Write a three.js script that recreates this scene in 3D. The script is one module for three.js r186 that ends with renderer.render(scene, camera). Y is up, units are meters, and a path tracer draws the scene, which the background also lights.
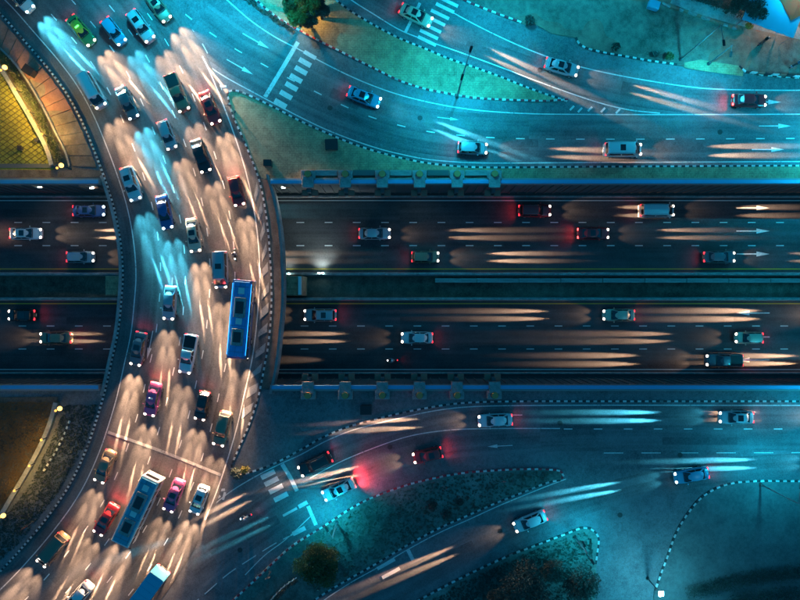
import * as THREE from 'three';
import { mergeGeometries, toCreasedNormals } from 'three/addons/utils/BufferGeometryUtils.js';
import { MarchingCubes } from 'three/addons/objects/MarchingCubes.js';
import { RoundedBoxGeometry } from 'three/addons/geometries/RoundedBoxGeometry.js';

// ───────── camera, sky, moon, exposure ─────────
const scene = new THREE.Scene();
const HEIGHT = 82, FOCAL = 615;                       // metres above the street, focal length in plan units
const camera = new THREE.PerspectiveCamera(2 * Math.atan(300 / FOCAL) * 180 / Math.PI, 4 / 3, 1, 4000);
camera.position.set(0, HEIGHT, 0);
camera.up.set(0, 0, -1);
camera.lookAt(0, 0, 0);

const SKY = [0.003, 0.14, 0.32];                      // clear night over a city lit by blue-green lamps
{
  const w = 64, h = 32, d = new Float32Array(w * h * 4);
  for (let j = 0; j < h; j++) for (let i = 0; i < w; i++) {
    const el = Math.abs((j + 0.5) / h - 0.5) * 2, k = 1.25 - 0.35 * el, o = (j * w + i) * 4;
    d[o] = SKY[0] * k; d[o + 1] = SKY[1] * k; d[o + 2] = SKY[2] * k; d[o + 3] = 1;
  }
  const t = new THREE.DataTexture(d, w, h, THREE.RGBAFormat, THREE.FloatType);
  t.mapping = THREE.EquirectangularReflectionMapping; t.magFilter = THREE.LinearFilter; t.needsUpdate = true;
  scene.background = t; scene.environment = t;
}
const moon = new THREE.DirectionalLight(new THREE.Color().setRGB(0.25, 0.75, 1.0), 0.10);
moon.position.set(60, 120, 40); moon.castShadow = true; moon.shadow.radius = 20;
Object.assign(moon.shadow.camera, { left: -90, right: 90, top: 90, bottom: -90, near: 1, far: 400 });
moon.name = 'moon'; scene.add(moon);

const renderer = new THREE.WebGLRenderer({ antialias: true });
renderer.setSize(1024, 768);
renderer.toneMapping = THREE.LinearToneMapping;
renderer.toneMappingExposure = 1.0;
renderer.shadowMap.enabled = true;

// colours of the lamps
const TEAL = [0.010, 0.64, 1.0], WARM = [1.0, 0.60, 0.36], GOLD = [1.0, 0.60, 0.12], WHITE = [0.85, 1.0, 0.95], RED = [1.0, 0.025, 0.04], COOL = [0.10, 0.72, 1.0];

// ───────── helpers ─────────
let seed = 20240;
function rnd() { seed = (seed + 0x6D2B79F5) | 0; let t = Math.imul(seed ^ (seed >>> 15), 1 | seed); t = (t + Math.imul(t ^ (t >>> 7), 61 | t)) ^ t; return ((t ^ (t >>> 14)) >>> 0) / 4294967296; }
const rr = (a, b) => a + (b - a) * rnd();
const C3 = (a) => new THREE.Color().setRGB(a[0], a[1], a[2]);
const taken = {};
function numbered(n) { const k = taken[n] = (taken[n] ?? -1) + 1; return k ? n + '_' + String(k).padStart(3, '0') : n; }
// survey plan: 800 x 600 units over the junction, centred; h is the level in metres
const W = (x, y, h = 0) => [(x - 400) * (HEIGHT - h) / FOCAL, (y - 300) * (HEIGHT - h) / FOCAL];
const WP = (list, h = 0) => list.map(([x, y]) => W(x, y, h));
function mesh(name, geo, mat, parent) {
  const m = new THREE.Mesh(geo, mat); m.name = parent ? name : numbered(name);
  m.castShadow = m.receiveShadow = true; (parent || scene).add(m); return m;
}
function tag(o, label, category, group) { o.userData.label = label; o.userData.category = category; if (group) o.userData.group = group; return o; }
function struct(o) { o.userData.kind = 'structure'; return o; }
function stuff(o) { o.userData.kind = 'stuff'; return o; }
function thing(name, label, category, [x, y, z] = [0, 0, 0], turn = 0, group) {
  const g = new THREE.Group(); g.name = numbered(name); g.position.set(x, y, z); g.rotation.y = turn; scene.add(g);
  return tag(g, label, category, group);
}
const box = (w, h, d, x = 0, y = 0, z = 0, ry = 0) => { const g = new THREE.BoxGeometry(w, h, d); if (ry) g.rotateY(ry); g.translate(x, y, z); return g; };
const rbox = (w, h, d, r, x = 0, y = 0, z = 0) => { const g = new RoundedBoxGeometry(w, h, d, 2, r); g.translate(x, y, z); return g; };
const cyl = (r0, r1, h, x = 0, y = 0, z = 0, n = 14) => { const g = new THREE.CylinderGeometry(r0, r1, h, n); g.translate(x, y, z); return g; };
function bar(a, b, r0, r1, n = 8) {
  const A = new THREE.Vector3(...a), B = new THREE.Vector3(...b), d = B.clone().sub(A), L = d.length();
  const g = new THREE.CylinderGeometry(r1, r0, L, n); g.translate(0, L / 2, 0);
  g.applyQuaternion(new THREE.Quaternion().setFromUnitVectors(new THREE.Vector3(0, 1, 0), d.normalize())); g.translate(...a); return g;
}
const merge = (list) => mergeGeometries(list.map((g) => (g.index ? g.toNonIndexed() : g)));
// a smooth line through plan points, sampled every step metres
function smooth(pts, step = 0.6) {
  const c = new THREE.CatmullRomCurve3(pts.map(([x, z]) => new THREE.Vector3(x, 0, z)), false, 'centripetal');
  c.arcLengthDivisions = 600; const n = Math.max(2, Math.round(c.getLength() / step));
  return c.getSpacedPoints(n).map((p) => [p.x, p.z]);
}
function normals(line) {
  return line.map((p, i) => {
    const a = line[Math.max(0, i - 1)], b = line[Math.min(line.length - 1, i + 1)];
    const dx = b[0] - a[0], dz = b[1] - a[1], l = Math.hypot(dx, dz) || 1;
    return [-dz / l, dx / l];
  });
}
const offset = (line, d) => { const n = normals(line); return line.map((p, i) => [p[0] + n[i][0] * d, p[1] + n[i][1] * d]); };
function lengths(line) { const L = [0]; for (let i = 1; i < line.length; i++) L.push(L[i - 1] + Math.hypot(line[i][0] - line[i - 1][0], line[i][1] - line[i - 1][1])); return L; }
function at(line, L, s) {
  let i = 1; while (i < L.length - 1 && L[i] < s) i++;
  const t = (s - L[i - 1]) / (L[i] - L[i - 1]), a = line[i - 1], b = line[i];
  return { x: a[0] + (b[0] - a[0]) * t, z: a[1] + (b[1] - a[1]) * t, turn: Math.atan2(-(b[1] - a[1]), b[0] - a[0]) };
}
function part(line, s0, s1) { const L = lengths(line), o = [at(line, L, s0)]; line.forEach((p, i) => { if (L[i] > s0 && L[i] < s1) o.push({ x: p[0], z: p[1] }); }); o.push(at(line, L, s1)); return o.map((p) => [p.x, p.z]); }
// strip between two offsets of a line, lying at height y; uv in metres (u across, v along)
function ribbon(line, d0, d1, y) {
  const n = normals(line), L = lengths(line), pos = [], uv = [], idx = [], lo = Math.min(d0, d1), hi = Math.max(d0, d1);
  const cols = Math.max(1, Math.ceil((hi - lo) / 4));
  line.forEach((p, i) => { for (let c = 0; c <= cols; c++) { const d = lo + (hi - lo) * c / cols; pos.push(p[0] + n[i][0] * d, y, p[1] + n[i][1] * d); uv.push(d, L[i]); } });
  for (let i = 0; i < line.length - 1; i++) for (let c = 0; c < cols; c++) { const a = i * (cols + 1) + c, b = a + 1, e = a + cols + 1, f = e + 1; idx.push(a, b, e, b, f, e); }
  const g = new THREE.BufferGeometry();
  g.setAttribute('position', new THREE.Float32BufferAttribute(pos, 3)); g.setAttribute('uv', new THREE.Float32BufferAttribute(uv, 2)); g.setIndex(idx); g.computeVertexNormals();
  if (g.attributes.normal.getY(0) < 0) { for (let i = 0; i < idx.length; i += 3) [idx[i], idx[i + 1]] = [idx[i + 1], idx[i]]; g.setIndex(idx); g.computeVertexNormals(); }
  return g;
}
const shapeOf = (pts) => new THREE.Shape(pts.map(([x, z]) => new THREE.Vector2(x, -z)));
function flat(pts, y, holes = []) { const s = shapeOf(pts); holes.forEach((h) => s.holes.push(new THREE.Path(h.map(([x, z]) => new THREE.Vector2(x, -z))))); const g = new THREE.ShapeGeometry(s); g.rotateX(-Math.PI / 2); g.translate(0, y, 0); return g; }
function slab(pts, y0, y1) { const g = new THREE.ExtrudeGeometry(shapeOf(pts), { depth: y1 - y0, bevelEnabled: false }); g.rotateX(-Math.PI / 2); g.translate(0, y0, 0); return g; }
// swept profile: cross-section [d, y] points carried along a line
function sweep(line, prof) {
  const n = normals(line), L = lengths(line), pos = [], uv = [], idx = [], m = prof.length;
  line.forEach((p, i) => prof.forEach(([d, y], k) => { pos.push(p[0] + n[i][0] * d, y, p[1] + n[i][1] * d); uv.push(L[i], k * 0.4); }));
  for (let i = 0; i < line.length - 1; i++) for (let k = 0; k < m; k++) { const a = i * m + k, b = i * m + (k + 1) % m, e = a + m, f = b + m; idx.push(a, e, b, b, e, f); }
  for (const i of [0, line.length - 1]) for (let k = 1; k < m - 1; k++) idx.push(i * m, i * m + k, i * m + k + 1);
  const g = new THREE.BufferGeometry();
  g.setAttribute('position', new THREE.Float32BufferAttribute(pos, 3)); g.setAttribute('uv', new THREE.Float32BufferAttribute(uv, 2)); g.setIndex(idx);
  return toCreasedNormals(g.toNonIndexed(), 0.6);
}

// ───────── textures ─────────
function lattice(n) { const a = new Float32Array(n * n); for (let i = 0; i < a.length; i++) a[i] = rnd(); return a; }
function noise2(a, n, x, y) {
  x = ((x % n) + n) % n; y = ((y % n) + n) % n; const i = Math.floor(x), j = Math.floor(y), u = x - i, v = y - j, s = u * u * (3 - 2 * u), t = v * v * (3 - 2 * v), i1 = (i + 1) % n, j1 = (j + 1) % n;
  return (a[j * n + i] * (1 - s) + a[j * n + i1] * s) * (1 - t) + (a[j1 * n + i] * (1 - s) + a[j1 * n + i1] * s) * t;
}
// layers: [cells across x, cells across y, weight]; f maps the sum (about 0) to a linear colour
function makeTexture(size, metres, layers, f) {
  const d = new Uint8Array(size * size * 4), lat = layers.map(([nx, ny]) => ({ a: lattice(Math.max(nx, ny)), n: Math.max(nx, ny) }));
  const enc = (v) => Math.max(0, Math.min(255, Math.round(255 * (v <= 0.0031308 ? v * 12.92 : 1.055 * Math.pow(v, 1 / 2.4) - 0.055))));
  const v = new Float32Array(layers.length);
  for (let j = 0; j < size; j++) for (let i = 0; i < size; i++) {
    layers.forEach(([nx, ny, w], k) => { const q = lat[k]; v[k] = (noise2(q.a, q.n, i / size * nx, j / size * ny * (q.n === ny ? 1 : 1)) - 0.5) * w; });
    const c = f(v, i / size * metres, j / size * metres), o = (j * size + i) * 4;
    d[o] = enc(c[0]); d[o + 1] = enc(c[1]); d[o + 2] = enc(c[2]); d[o + 3] = 255;
  }
  const t = new THREE.DataTexture(d, size, size); t.colorSpace = THREE.SRGBColorSpace; t.wrapS = t.wrapT = THREE.RepeatWrapping; t.magFilter = THREE.LinearFilter; t.minFilter = THREE.LinearMipmapLinearFilter; t.generateMipmaps = true; t.repeat.set(1 / metres, 1 / metres); t.needsUpdate = true; return t;
}
const sum = (v) => { let s = 0; for (const x of v) s += x; return s; };
const tone = (c, k) => [c[0] * k, c[1] * k, c[2] * k];
// asphalt with patches, fine grain and long streaks painting in both wear and traffic light trails (streaks run along v)
const texAsphaltRun = makeTexture(2048, 48, [[14, 14, 0.35], [60, 60, 0.25], [512, 512, 0.45], [1024, 1024, 0.4], [90, 4, 0.55], [200, 8, 0.35]], (v) => tone([0.098, 0.093, 0.090], 1 + sum(v)));
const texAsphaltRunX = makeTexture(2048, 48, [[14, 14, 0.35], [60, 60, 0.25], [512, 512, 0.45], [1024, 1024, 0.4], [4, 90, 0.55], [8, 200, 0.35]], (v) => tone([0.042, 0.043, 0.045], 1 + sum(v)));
const texAsphalt = makeTexture(2048, 60, [[9, 9, 0.4], [40, 40, 0.4], [170, 170, 0.3], [512, 512, 0.35], [1024, 1024, 0.45]], (v) => { let k = 1 + sum(v); if (v[1] > 0.14 && v[2] > 0.02) k *= 0.72; return tone([0.125, 0.127, 0.13], k); });
const texPave = makeTexture(1024, 24, [[8, 8, 0.5], [40, 40, 0.4], [160, 160, 0.35], [512, 512, 0.3]], (v, x, y) => { const row = Math.floor(y / 0.3), jx = (x + (row % 2) * 0.3) % 0.6, jy = y % 0.3; const k = (1 + sum(v)) * (jx < 0.03 || jy < 0.03 ? 0.72 : 1); return tone([0.36, 0.255, 0.14], k); });
const texConcrete = makeTexture(1024, 16, [[6, 6, 0.35], [30, 30, 0.35], [120, 120, 0.3], [512, 512, 0.3]], (v) => tone([0.27, 0.26, 0.245], 1 + sum(v)));
const texPlaza = makeTexture(2048, 60, [[7, 7, 0.6], [30, 30, 0.6], [120, 120, 0.45], [600, 600, 0.4]], (v) => { const k = 1 + sum(v), r = v[0] * 2 + v[1]; return [0.17 * k * (r > 0.22 ? 1.35 : 1), 0.125 * k * (r > 0.22 ? 0.82 : 1), 0.095 * k * (r > 0.22 ? 0.75 : 1)]; });
const texSoil = makeTexture(1024, 30, [[8, 8, 0.6], [40, 40, 0.6], [160, 160, 0.5], [512, 512, 0.5]], (v) => tone([0.085, 0.072, 0.052], Math.max(0.2, 1 + sum(v))));
const texGrass = makeTexture(2048, 50, [[10, 10, 0.5], [50, 50, 0.45], [200, 200, 0.4], [800, 800, 0.5]], (v) => { const k = Math.max(0.25, 1 + sum(v)), dry = v[0] + v[1] > 0.25; return dry ? tone([0.17, 0.165, 0.14], k) : tone([0.12, 0.15, 0.125], k); });
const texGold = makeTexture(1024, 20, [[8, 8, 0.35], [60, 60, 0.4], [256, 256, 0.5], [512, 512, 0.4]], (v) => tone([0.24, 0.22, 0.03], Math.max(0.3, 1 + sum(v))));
const texVerge = makeTexture(1024, 40, [[6, 6, 0.35], [30, 30, 0.3], [120, 120, 0.25], [512, 512, 0.3]], (v) => tone([0.115, 0.13, 0.125], Math.max(0.3, 1 + sum(v))));
const texPaint = makeTexture(1024, 12, [[20, 20, 0.5], [90, 90, 0.9], [300, 300, 0.7], [512, 512, 0.5]], (v) => { const s = sum(v); return s < -0.55 ? [0.16, 0.155, 0.15] : tone([0.56, 0.56, 0.53], 1 + s * 0.28); });

const std = (o) => new THREE.MeshStandardMaterial({ roughness: 0.85, metalness: 0, ...o });
const M = {
  asphaltRun: std({ map: texAsphaltRun, roughness: 0.72, bumpMap: texAsphaltRun, bumpScale: 0.006 }),
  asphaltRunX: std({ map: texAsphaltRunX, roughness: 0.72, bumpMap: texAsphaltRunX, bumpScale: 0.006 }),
  asphalt: std({ map: texAsphalt, roughness: 0.72, bumpMap: texAsphalt, bumpScale: 0.006 }),
  pave: std({ map: texPave }), concrete: std({ map: texConcrete, bumpMap: texConcrete, bumpScale: 0.004 }),
  plaza: std({ map: texPlaza }), soil: std({ map: texSoil, roughness: 1, bumpMap: texSoil, bumpScale: 0.012 }), grass: std({ map: texGrass, roughness: 1, bumpMap: texGrass, bumpScale: 0.012 }),
  gold: std({ map: texGold, roughness: 0.95, bumpMap: texGold, bumpScale: 0.03 }),
  paint: std({ map: texPaint, roughness: 0.6 }), yellow: std({ color: C3([0.62, 0.33, 0.03]), roughness: 0.6 }),
  runLight: std({ map: texAsphaltRun, color: C3([1.12, 1.2, 1.26]), roughness: 0.72 }), patch: std({ map: texAsphalt, color: C3([0.72, 0.72, 0.72]), roughness: 0.8 }), iron: std({ color: C3([0.05, 0.048, 0.045]), roughness: 0.6, metalness: 0.4 }),
  verge: std({ map: texVerge, roughness: 1 }), wornPaint: std({ map: texPaint, color: C3([0.5, 0.5, 0.5]), roughness: 0.7 }), stoneWhite: std({ color: C3([0.62, 0.62, 0.58]), roughness: 0.7, vertexColors: true }), stoneBlack: std({ color: C3([0.03, 0.03, 0.032]), roughness: 0.7, vertexColors: true }), stoneRed: std({ color: C3([0.50, 0.02, 0.035]), roughness: 0.65, vertexColors: true }),
  kerbWhite: std({ color: C3([0.62, 0.62, 0.58]), roughness: 0.7 }), kerbBlack: std({ color: C3([0.02, 0.02, 0.022]), roughness: 0.7 }), kerbRed: std({ color: C3([0.50, 0.02, 0.035]), roughness: 0.65 }),
  darkConcrete: std({ color: C3([0.10, 0.105, 0.10]), map: null, roughness: 0.9 }),
  brown: std({ color: C3([0.5, 0.22, 0.07]), roughness: 0.8 }), rust: std({ color: C3([0.34, 0.15, 0.10]), roughness: 0.85 }),
  steel: std({ color: C3([0.20, 0.21, 0.21]), roughness: 0.45, metalness: 0.7 }), darkSteel: std({ color: C3([0.03, 0.03, 0.032]), roughness: 0.5 }),
  rubber: std({ color: C3([0.012, 0.012, 0.012]), roughness: 0.9 }), rim: std({ color: C3([0.45, 0.45, 0.46]), roughness: 0.35, metalness: 0.8 }),
  glass: new THREE.MeshPhysicalMaterial({ color: C3([0.010, 0.012, 0.014]), roughness: 0.06, clearcoat: 1 }),
  black: std({ color: C3([0.015, 0.015, 0.016]), roughness: 0.6 }),
  bark: std({ color: C3([0.07, 0.05, 0.035]), roughness: 1 }),
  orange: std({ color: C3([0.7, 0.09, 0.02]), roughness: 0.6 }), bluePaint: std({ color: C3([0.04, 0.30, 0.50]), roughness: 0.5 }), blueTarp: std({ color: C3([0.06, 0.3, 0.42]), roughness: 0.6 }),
  skin: std({ color: C3([0.36, 0.2, 0.13]), roughness: 0.6 }),
};
const glow = (c, k) => std({ color: C3(c), emissive: C3(c), emissiveIntensity: k, roughness: 0.3 });
M.headGlow = glow([1, 0.82, 0.66], 7); M.headCool = glow([0.75, 0.95, 1], 7); M.tailGlow = glow(RED, 4); M.brakeGlow = glow([1, 0.05, 0.05], 12);
M.tealGlow = glow(TEAL, 8); M.ledGlow = glow([0.55, 0.97, 1], 30); M.goldGlow = glow([1, 0.50, 0.09], 1.9); M.goldHot = glow([1, 0.56, 0.14], 3.2); M.whiteGlow = glow(WHITE, 14); M.greenGlow = glow([0.1, 1, 0.12], 4); M.blueGlow = glow([0.02, 0.35, 1], 2.5);
function spot(parent, name, color, cd, from, to, angle, penumbra, radius = 3) {   // from / to in world metres
  const l = new THREE.SpotLight(C3(color), cd, 0, angle, penumbra, 2); l.name = name; l.castShadow = true; l.shadow.radius = radius;
  parent.updateWorldMatrix(true, false); l.position.copy(parent.worldToLocal(new THREE.Vector3(...from))); parent.add(l);
  l.target.position.set(...to); l.target.updateMatrixWorld(); return l;
}
function point(parent, name, color, cd, local, radius = 3) { const l = new THREE.PointLight(C3(color), cd, 0, 2); l.name = name; l.position.set(...local); l.castShadow = true; l.shadow.radius = radius; parent.add(l); return l; }

// ───────── lines of the plan ─────────
const LOW = -6.5, ZN = -15.3, ZS = 11.2, FAR = 260;    // floor of the underpass and its two walls
const leftKerb = smooth(WP([[-90, -66], [-45, -29], [0, 12], [25, 40], [50, 69], [67, 92], [82, 119], [94, 147], [107, 182], [116, 212], [122, 245], [124, 275], [122.5, 300], [119, 332], [112.5, 362], [105, 395], [97, 422], [88, 448], [75, 477], [62, 499], [45, 522], [25, 546], [0, 573], [-45, 615], [-90, 652]]));
const rightKerb = smooth(WP([[226.5, 94], [232, 115], [242, 138], [249, 155], [259, 182], [265, 212], [269, 250], [271, 297], [268, 342], [264, 365], [258, 395], [250, 420], [239, 446], [231, 464]]));
const parapetLine = smooth(WP([[267, 176], [275, 205], [280, 237], [282, 275], [282, 302], [279, 337], [275, 370], [270, 392.5]]));
const rampNorthLow = WP([[226.5, 94], [230, 90.5], [236, 90], [250, 95], [275, 107], [300, 120], [325, 131.5], [350, 142], [372, 149.5], [400, 157], [425, 162], [450, 165], [475, 166.5], [600, 166], [800, 165], [960, 165]]);
const islandB_top = WP([[318, -15], [337, 0], [350, 10], [375, 25], [400, 38], [425, 48], [450, 58.5], [475, 67], [500, 76], [525, 86], [550, 95], [568, 100.5]]);
const islandB_low = WP([[568, 100.5], [545, 102], [525, 101.5], [475, 99], [450, 95], [425, 90], [400, 82], [375, 70], [350, 57.5], [325, 45], [300, 32], [275, 17], [255, 0], [243, -15]]);
const plazaWest = WP([[440, -15], [462, 0], [482, 9], [500, 16], [525, 25]]);
const plazaMid = WP([[575, 38], [577, 43], [583, 48], [600, 53], [625, 57.5], [650, 62], [680, 66]]);
const plazaEast = WP([[738, 67], [744, 72], [752, 74.5], [800, 79], [960, 84]]);
const rampSouthTop = WP([[231, 464], [233, 476], [250, 473], [275, 464], [300, 451], [325, 437], [350, 427], [375, 420], [400, 414], [425, 409], [450, 405], [475, 403], [525, 402], [600, 402], [800, 402], [960, 402]]);
const islandS_top = WP([[215, 615], [232, 600], [262, 572], [290, 546.5], [325, 524], [360, 502], [400, 486], [425, 479], [462, 472], [500, 469], [525, 468], [550, 468.5], [560, 470], [564, 475], [560, 481]]);
const islandS_low = WP([[560, 481], [550, 482.5], [520, 494], [495, 504], [470, 515], [445, 526], [425, 536], [400, 550], [375, 565], [350, 579], [320, 597], [300, 612]]);
const pocket = WP([[400, 612], [417, 600], [437, 589], [462, 576], [487, 564], [512, 553], [537, 543.5], [562, 534], [584, 526.5], [593, 529], [599, 537], [598, 552], [596, 566]]);
const islandE = WP([[654, 590], [660, 572], [665, 559], [670, 545], [675, 532], [685, 515], [700, 497], [717, 486.5], [732, 482], [755, 480], [800, 480], [960, 480]]);

// ───────── ground, trench, carriageways ─────────
const ground = struct(mesh('ground', flat([[-1600, -1600], [1600, -1600], [1600, 1600], [-1600, 1600]], -0.05, [[[-FAR, ZN - 0.8], [FAR, ZN - 0.8], [FAR, ZS + 0.75], [-FAR, ZS + 0.75]]]), M.soil));
const roadNorth = struct(mesh('road', flat([[-120, -120], [180, -120], [180, ZN - 0.82], [-120, ZN - 0.82]], 0), M.asphalt));
const roadSouth = struct(mesh('road', flat([[-120, ZS + 0.77], [180, ZS + 0.77], [180, 140], [-120, 140]], 0), M.asphalt));
const trenchFloor = struct(mesh('trench_floor', flat([[-FAR, ZN - 0.8], [FAR, ZN - 0.8], [FAR, ZS + 0.8], [-FAR, ZS + 0.8]], LOW - 0.03), M.darkConcrete));
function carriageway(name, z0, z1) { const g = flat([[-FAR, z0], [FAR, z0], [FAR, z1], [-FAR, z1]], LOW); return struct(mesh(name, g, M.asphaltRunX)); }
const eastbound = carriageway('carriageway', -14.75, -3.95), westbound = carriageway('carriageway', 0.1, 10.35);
const dashGeo = box(1.1, 0.006, 0.13);
for (const [road, z, off] of [[eastbound, -11.16, 0.7], [eastbound, -7.82, 0.7], [westbound, 3.74, 1.3], [westbound, 7.05, 1.3]])
  for (let x = -80 + off; x < 80; x += 4.06) { const m = mesh('lane_dash', dashGeo, M.paint, road); m.position.set(x, LOW + 0.008, z); }
for (const [road, z, mat, w] of [[eastbound, -4.46, M.yellow, 0.16], [eastbound, -14.3, M.paint, 0.12], [westbound, 0.52, M.yellow, 0.16], [westbound, 10.0, M.paint, 0.12]])
  mesh('edge_line', box(2 * FAR, 0.006, w, 0, LOW + 0.008, z), mat, road);
const arrowShape = () => flat([[-2.4, -0.07], [0.5, -0.09], [0.5, -0.36], [2.4, 0], [0.5, 0.36], [0.5, 0.09], [-2.4, 0.07]], 0);
const arrowGeo = arrowShape();
function arrow(road, x, y, turn, level = 0.05, k = 1) { const [X, Z] = W(x, y, level); const m = mesh('arrow_marking', arrowGeo, M.paint, road); m.position.set(X, level, Z); m.rotation.y = turn; m.scale.set(k, 1, k); }
for (const y of [208, 231, 254]) arrow(eastbound, 753, y, 0, LOW + 0.01);
for (const y of [313, 337, 360]) arrow(westbound, 753, y, Math.PI, LOW + 0.01);

// retaining walls: panels 5 m wide, an open coping rail above
function retainingWall(label, z, side) {
  const t = thing('retaining_wall', label, 'wall', [0, 0, z]);
  mesh('backing', box(2 * FAR, 6.5, 0.5, 0, LOW / 2, side * 0.5), M.darkConcrete, t);
  const pg = rbox(4.94, 6.2, 0.16, 0.04), fin = box(0.16, 6.0, 0.12);
  for (let x = -75; x <= 75; x += 5) { const p = mesh('panel', pg, M.darkConcrete, t); p.position.set(x, LOW / 2 - 0.1, side * 0.165); }
  for (let x = -75; x <= 75; x += 1.25) { const p = mesh('fin', fin, M.darkConcrete, t); p.position.set(x + 0.6, LOW / 2 - 0.1, side * 0.02); }
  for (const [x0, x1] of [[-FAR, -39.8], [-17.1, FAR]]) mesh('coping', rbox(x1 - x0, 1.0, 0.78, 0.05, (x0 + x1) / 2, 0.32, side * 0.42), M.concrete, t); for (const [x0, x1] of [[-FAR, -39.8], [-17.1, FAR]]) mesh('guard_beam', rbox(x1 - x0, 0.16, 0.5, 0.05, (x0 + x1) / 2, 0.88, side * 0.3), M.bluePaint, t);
  return t;
}
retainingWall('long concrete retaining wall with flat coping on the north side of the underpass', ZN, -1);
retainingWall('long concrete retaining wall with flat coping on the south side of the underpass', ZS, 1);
// low kerbs along the foot of the walls and barriers along the median, each in 4 m units
function barrier(label, z, h, wTop, wFoot) {
  const t = thing('concrete_barrier', label, 'barrier', [0, LOW, z]);
  const s = new THREE.Shape([[-wFoot / 2, 0], [wFoot / 2, 0], [wFoot / 2, h * 0.12], [wTop / 2 + 0.04, h * 0.4], [wTop / 2, h], [-wTop / 2, h], [-wTop / 2 - 0.04, h * 0.4], [-wFoot / 2, h * 0.12]].map(([a, b]) => new THREE.Vector2(a, b)));
  const g = new THREE.ExtrudeGeometry(s, { depth: 3.97, bevelEnabled: false }); g.rotateY(Math.PI / 2); g.translate(-1.985, 0, 0);
  for (let x = -76; x <= 76; x += 4) { const m = mesh('barrier_unit', g, M.concrete, t); m.position.set(x + rr(-0.01, 0.01), 0, rr(-0.012, 0.012)); }
  return t;
}
barrier('concrete median barrier along the eastbound underpass lanes', -3.72, 0.9, 0.26, 0.55);
barrier('concrete median barrier along the westbound underpass lanes', -0.14, 0.9, 0.26, 0.55);
barrier('low concrete upstand at the foot of the north underpass wall', -14.85, 0.5, 0.18, 0.3);
barrier('low concrete upstand at the foot of the south underpass wall', 10.5, 0.5, 0.18, 0.3);
{
  const soil = struct(mesh('median_strip', flat([[-FAR, -3.45], [FAR, -3.45], [FAR, -0.42], [-FAR, -0.42]], LOW + 0.02), M.soil));
  const led = thing('median_ledge', 'long flat concrete ledge lying in the median right of the bridge', 'ledge', [0, LOW + 0.02, -2.8]);
  for (let x = 5; x < 80; x += 6) mesh('ledge_slab', rbox(5.92, 0.55, 0.62, 0.03, x + 3, 0.27, 0), M.concrete, led);
}
// ───────── bridge over the underpass ─────────
const inZ = (line, a, b) => line.filter((p) => p[1] > a && p[1] < b);
{
  const L = inZ(leftKerb, ZN - 1.6, ZS + 1.6), R = inZ(parapetLine, ZN - 1.2, ZS + 0.85), la = L[0], lb = L[L.length - 1], ra = R[0], rb = R[R.length - 1];
  const Lo = offset(L, 0.42);
  const t = thing('road_bridge', 'curved road bridge carrying six lanes across the underpass', 'bridge', [0, 0, 0]);
  const poly = [...Lo, [rb[0], ZS + 1.6], ...R.slice().reverse(), [ra[0], ZN - 1.6]];
  mesh('deck', slab(poly, -1.3, -0.004), M.concrete, t);
  for (let i = 0; i < 6; i++) { const d = 2 + i * 3.4, line = offset(L, -d); mesh('girder', sweep(line.filter((p, k) => k % 4 === 0 || k === line.length - 1), [[-0.45, -2.3], [0.45, -2.3], [0.45, -1.29], [-0.45, -1.29]]), M.concrete, t); }
  const pier = mesh('pier_wall', rbox(26.2, 4.2, 2.3, 0.12, -27.1, -4.35, -2.0), M.concrete, t);
  for (const [x0, x1] of [[104.5, 119], [284, 302]]) { const a = W(x0, 287, -1.6)[0], b = W(x1, 287, -1.6)[0]; mesh('pier_end', rbox(b - a, 4.6, 2.65, 0.06, (a + b) / 2, -4.1, -1.95), M.pave, t); }
  mesh('pier_end_cap', rbox(0.42, 0.5, 2.5, 0.05, W(300, 287, -1.6)[0], -1.5, -1.95), M.kerbWhite, t);
  // edge beams
  mesh('edge_beam', sweep(L, [[0.18, -1.2], [0.55, -1.2], [0.55, 0.32], [0.18, 0.32]]), M.concrete, t);
  mesh('parapet', sweep(parapetLine, [[0, -1.2], [-0.34, -1.2], [-0.34, 0.75], [0, 0.75]]), M.concrete, t);
  const rail = mesh('handrail', sweep(parapetLine, [[-0.12, 0.95], [-0.22, 0.95], [-0.22, 1.05], [-0.12, 1.05]]), M.steel, t);
  const pl = lengths(parapetLine); for (let s = 0.5; s < pl[pl.length - 1]; s += 2) { const p = at(parapetLine, pl, s); mesh('rail_post', box(0.08, 0.22, 0.08, p.x, 0.85, p.z), M.steel, t); }
  // footway along the east side
  const foot = [...rightKerb.filter((p) => p[1] > W(0, 176)[1] && p[1] < W(0, 392)[1]), ...inZ(offset(parapetLine, 0.004), W(0, 177)[1], W(0, 391)[1]).reverse()];
  mesh('footway', slab(foot, -0.003, 0.14), M.plaza, t);
}
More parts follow.
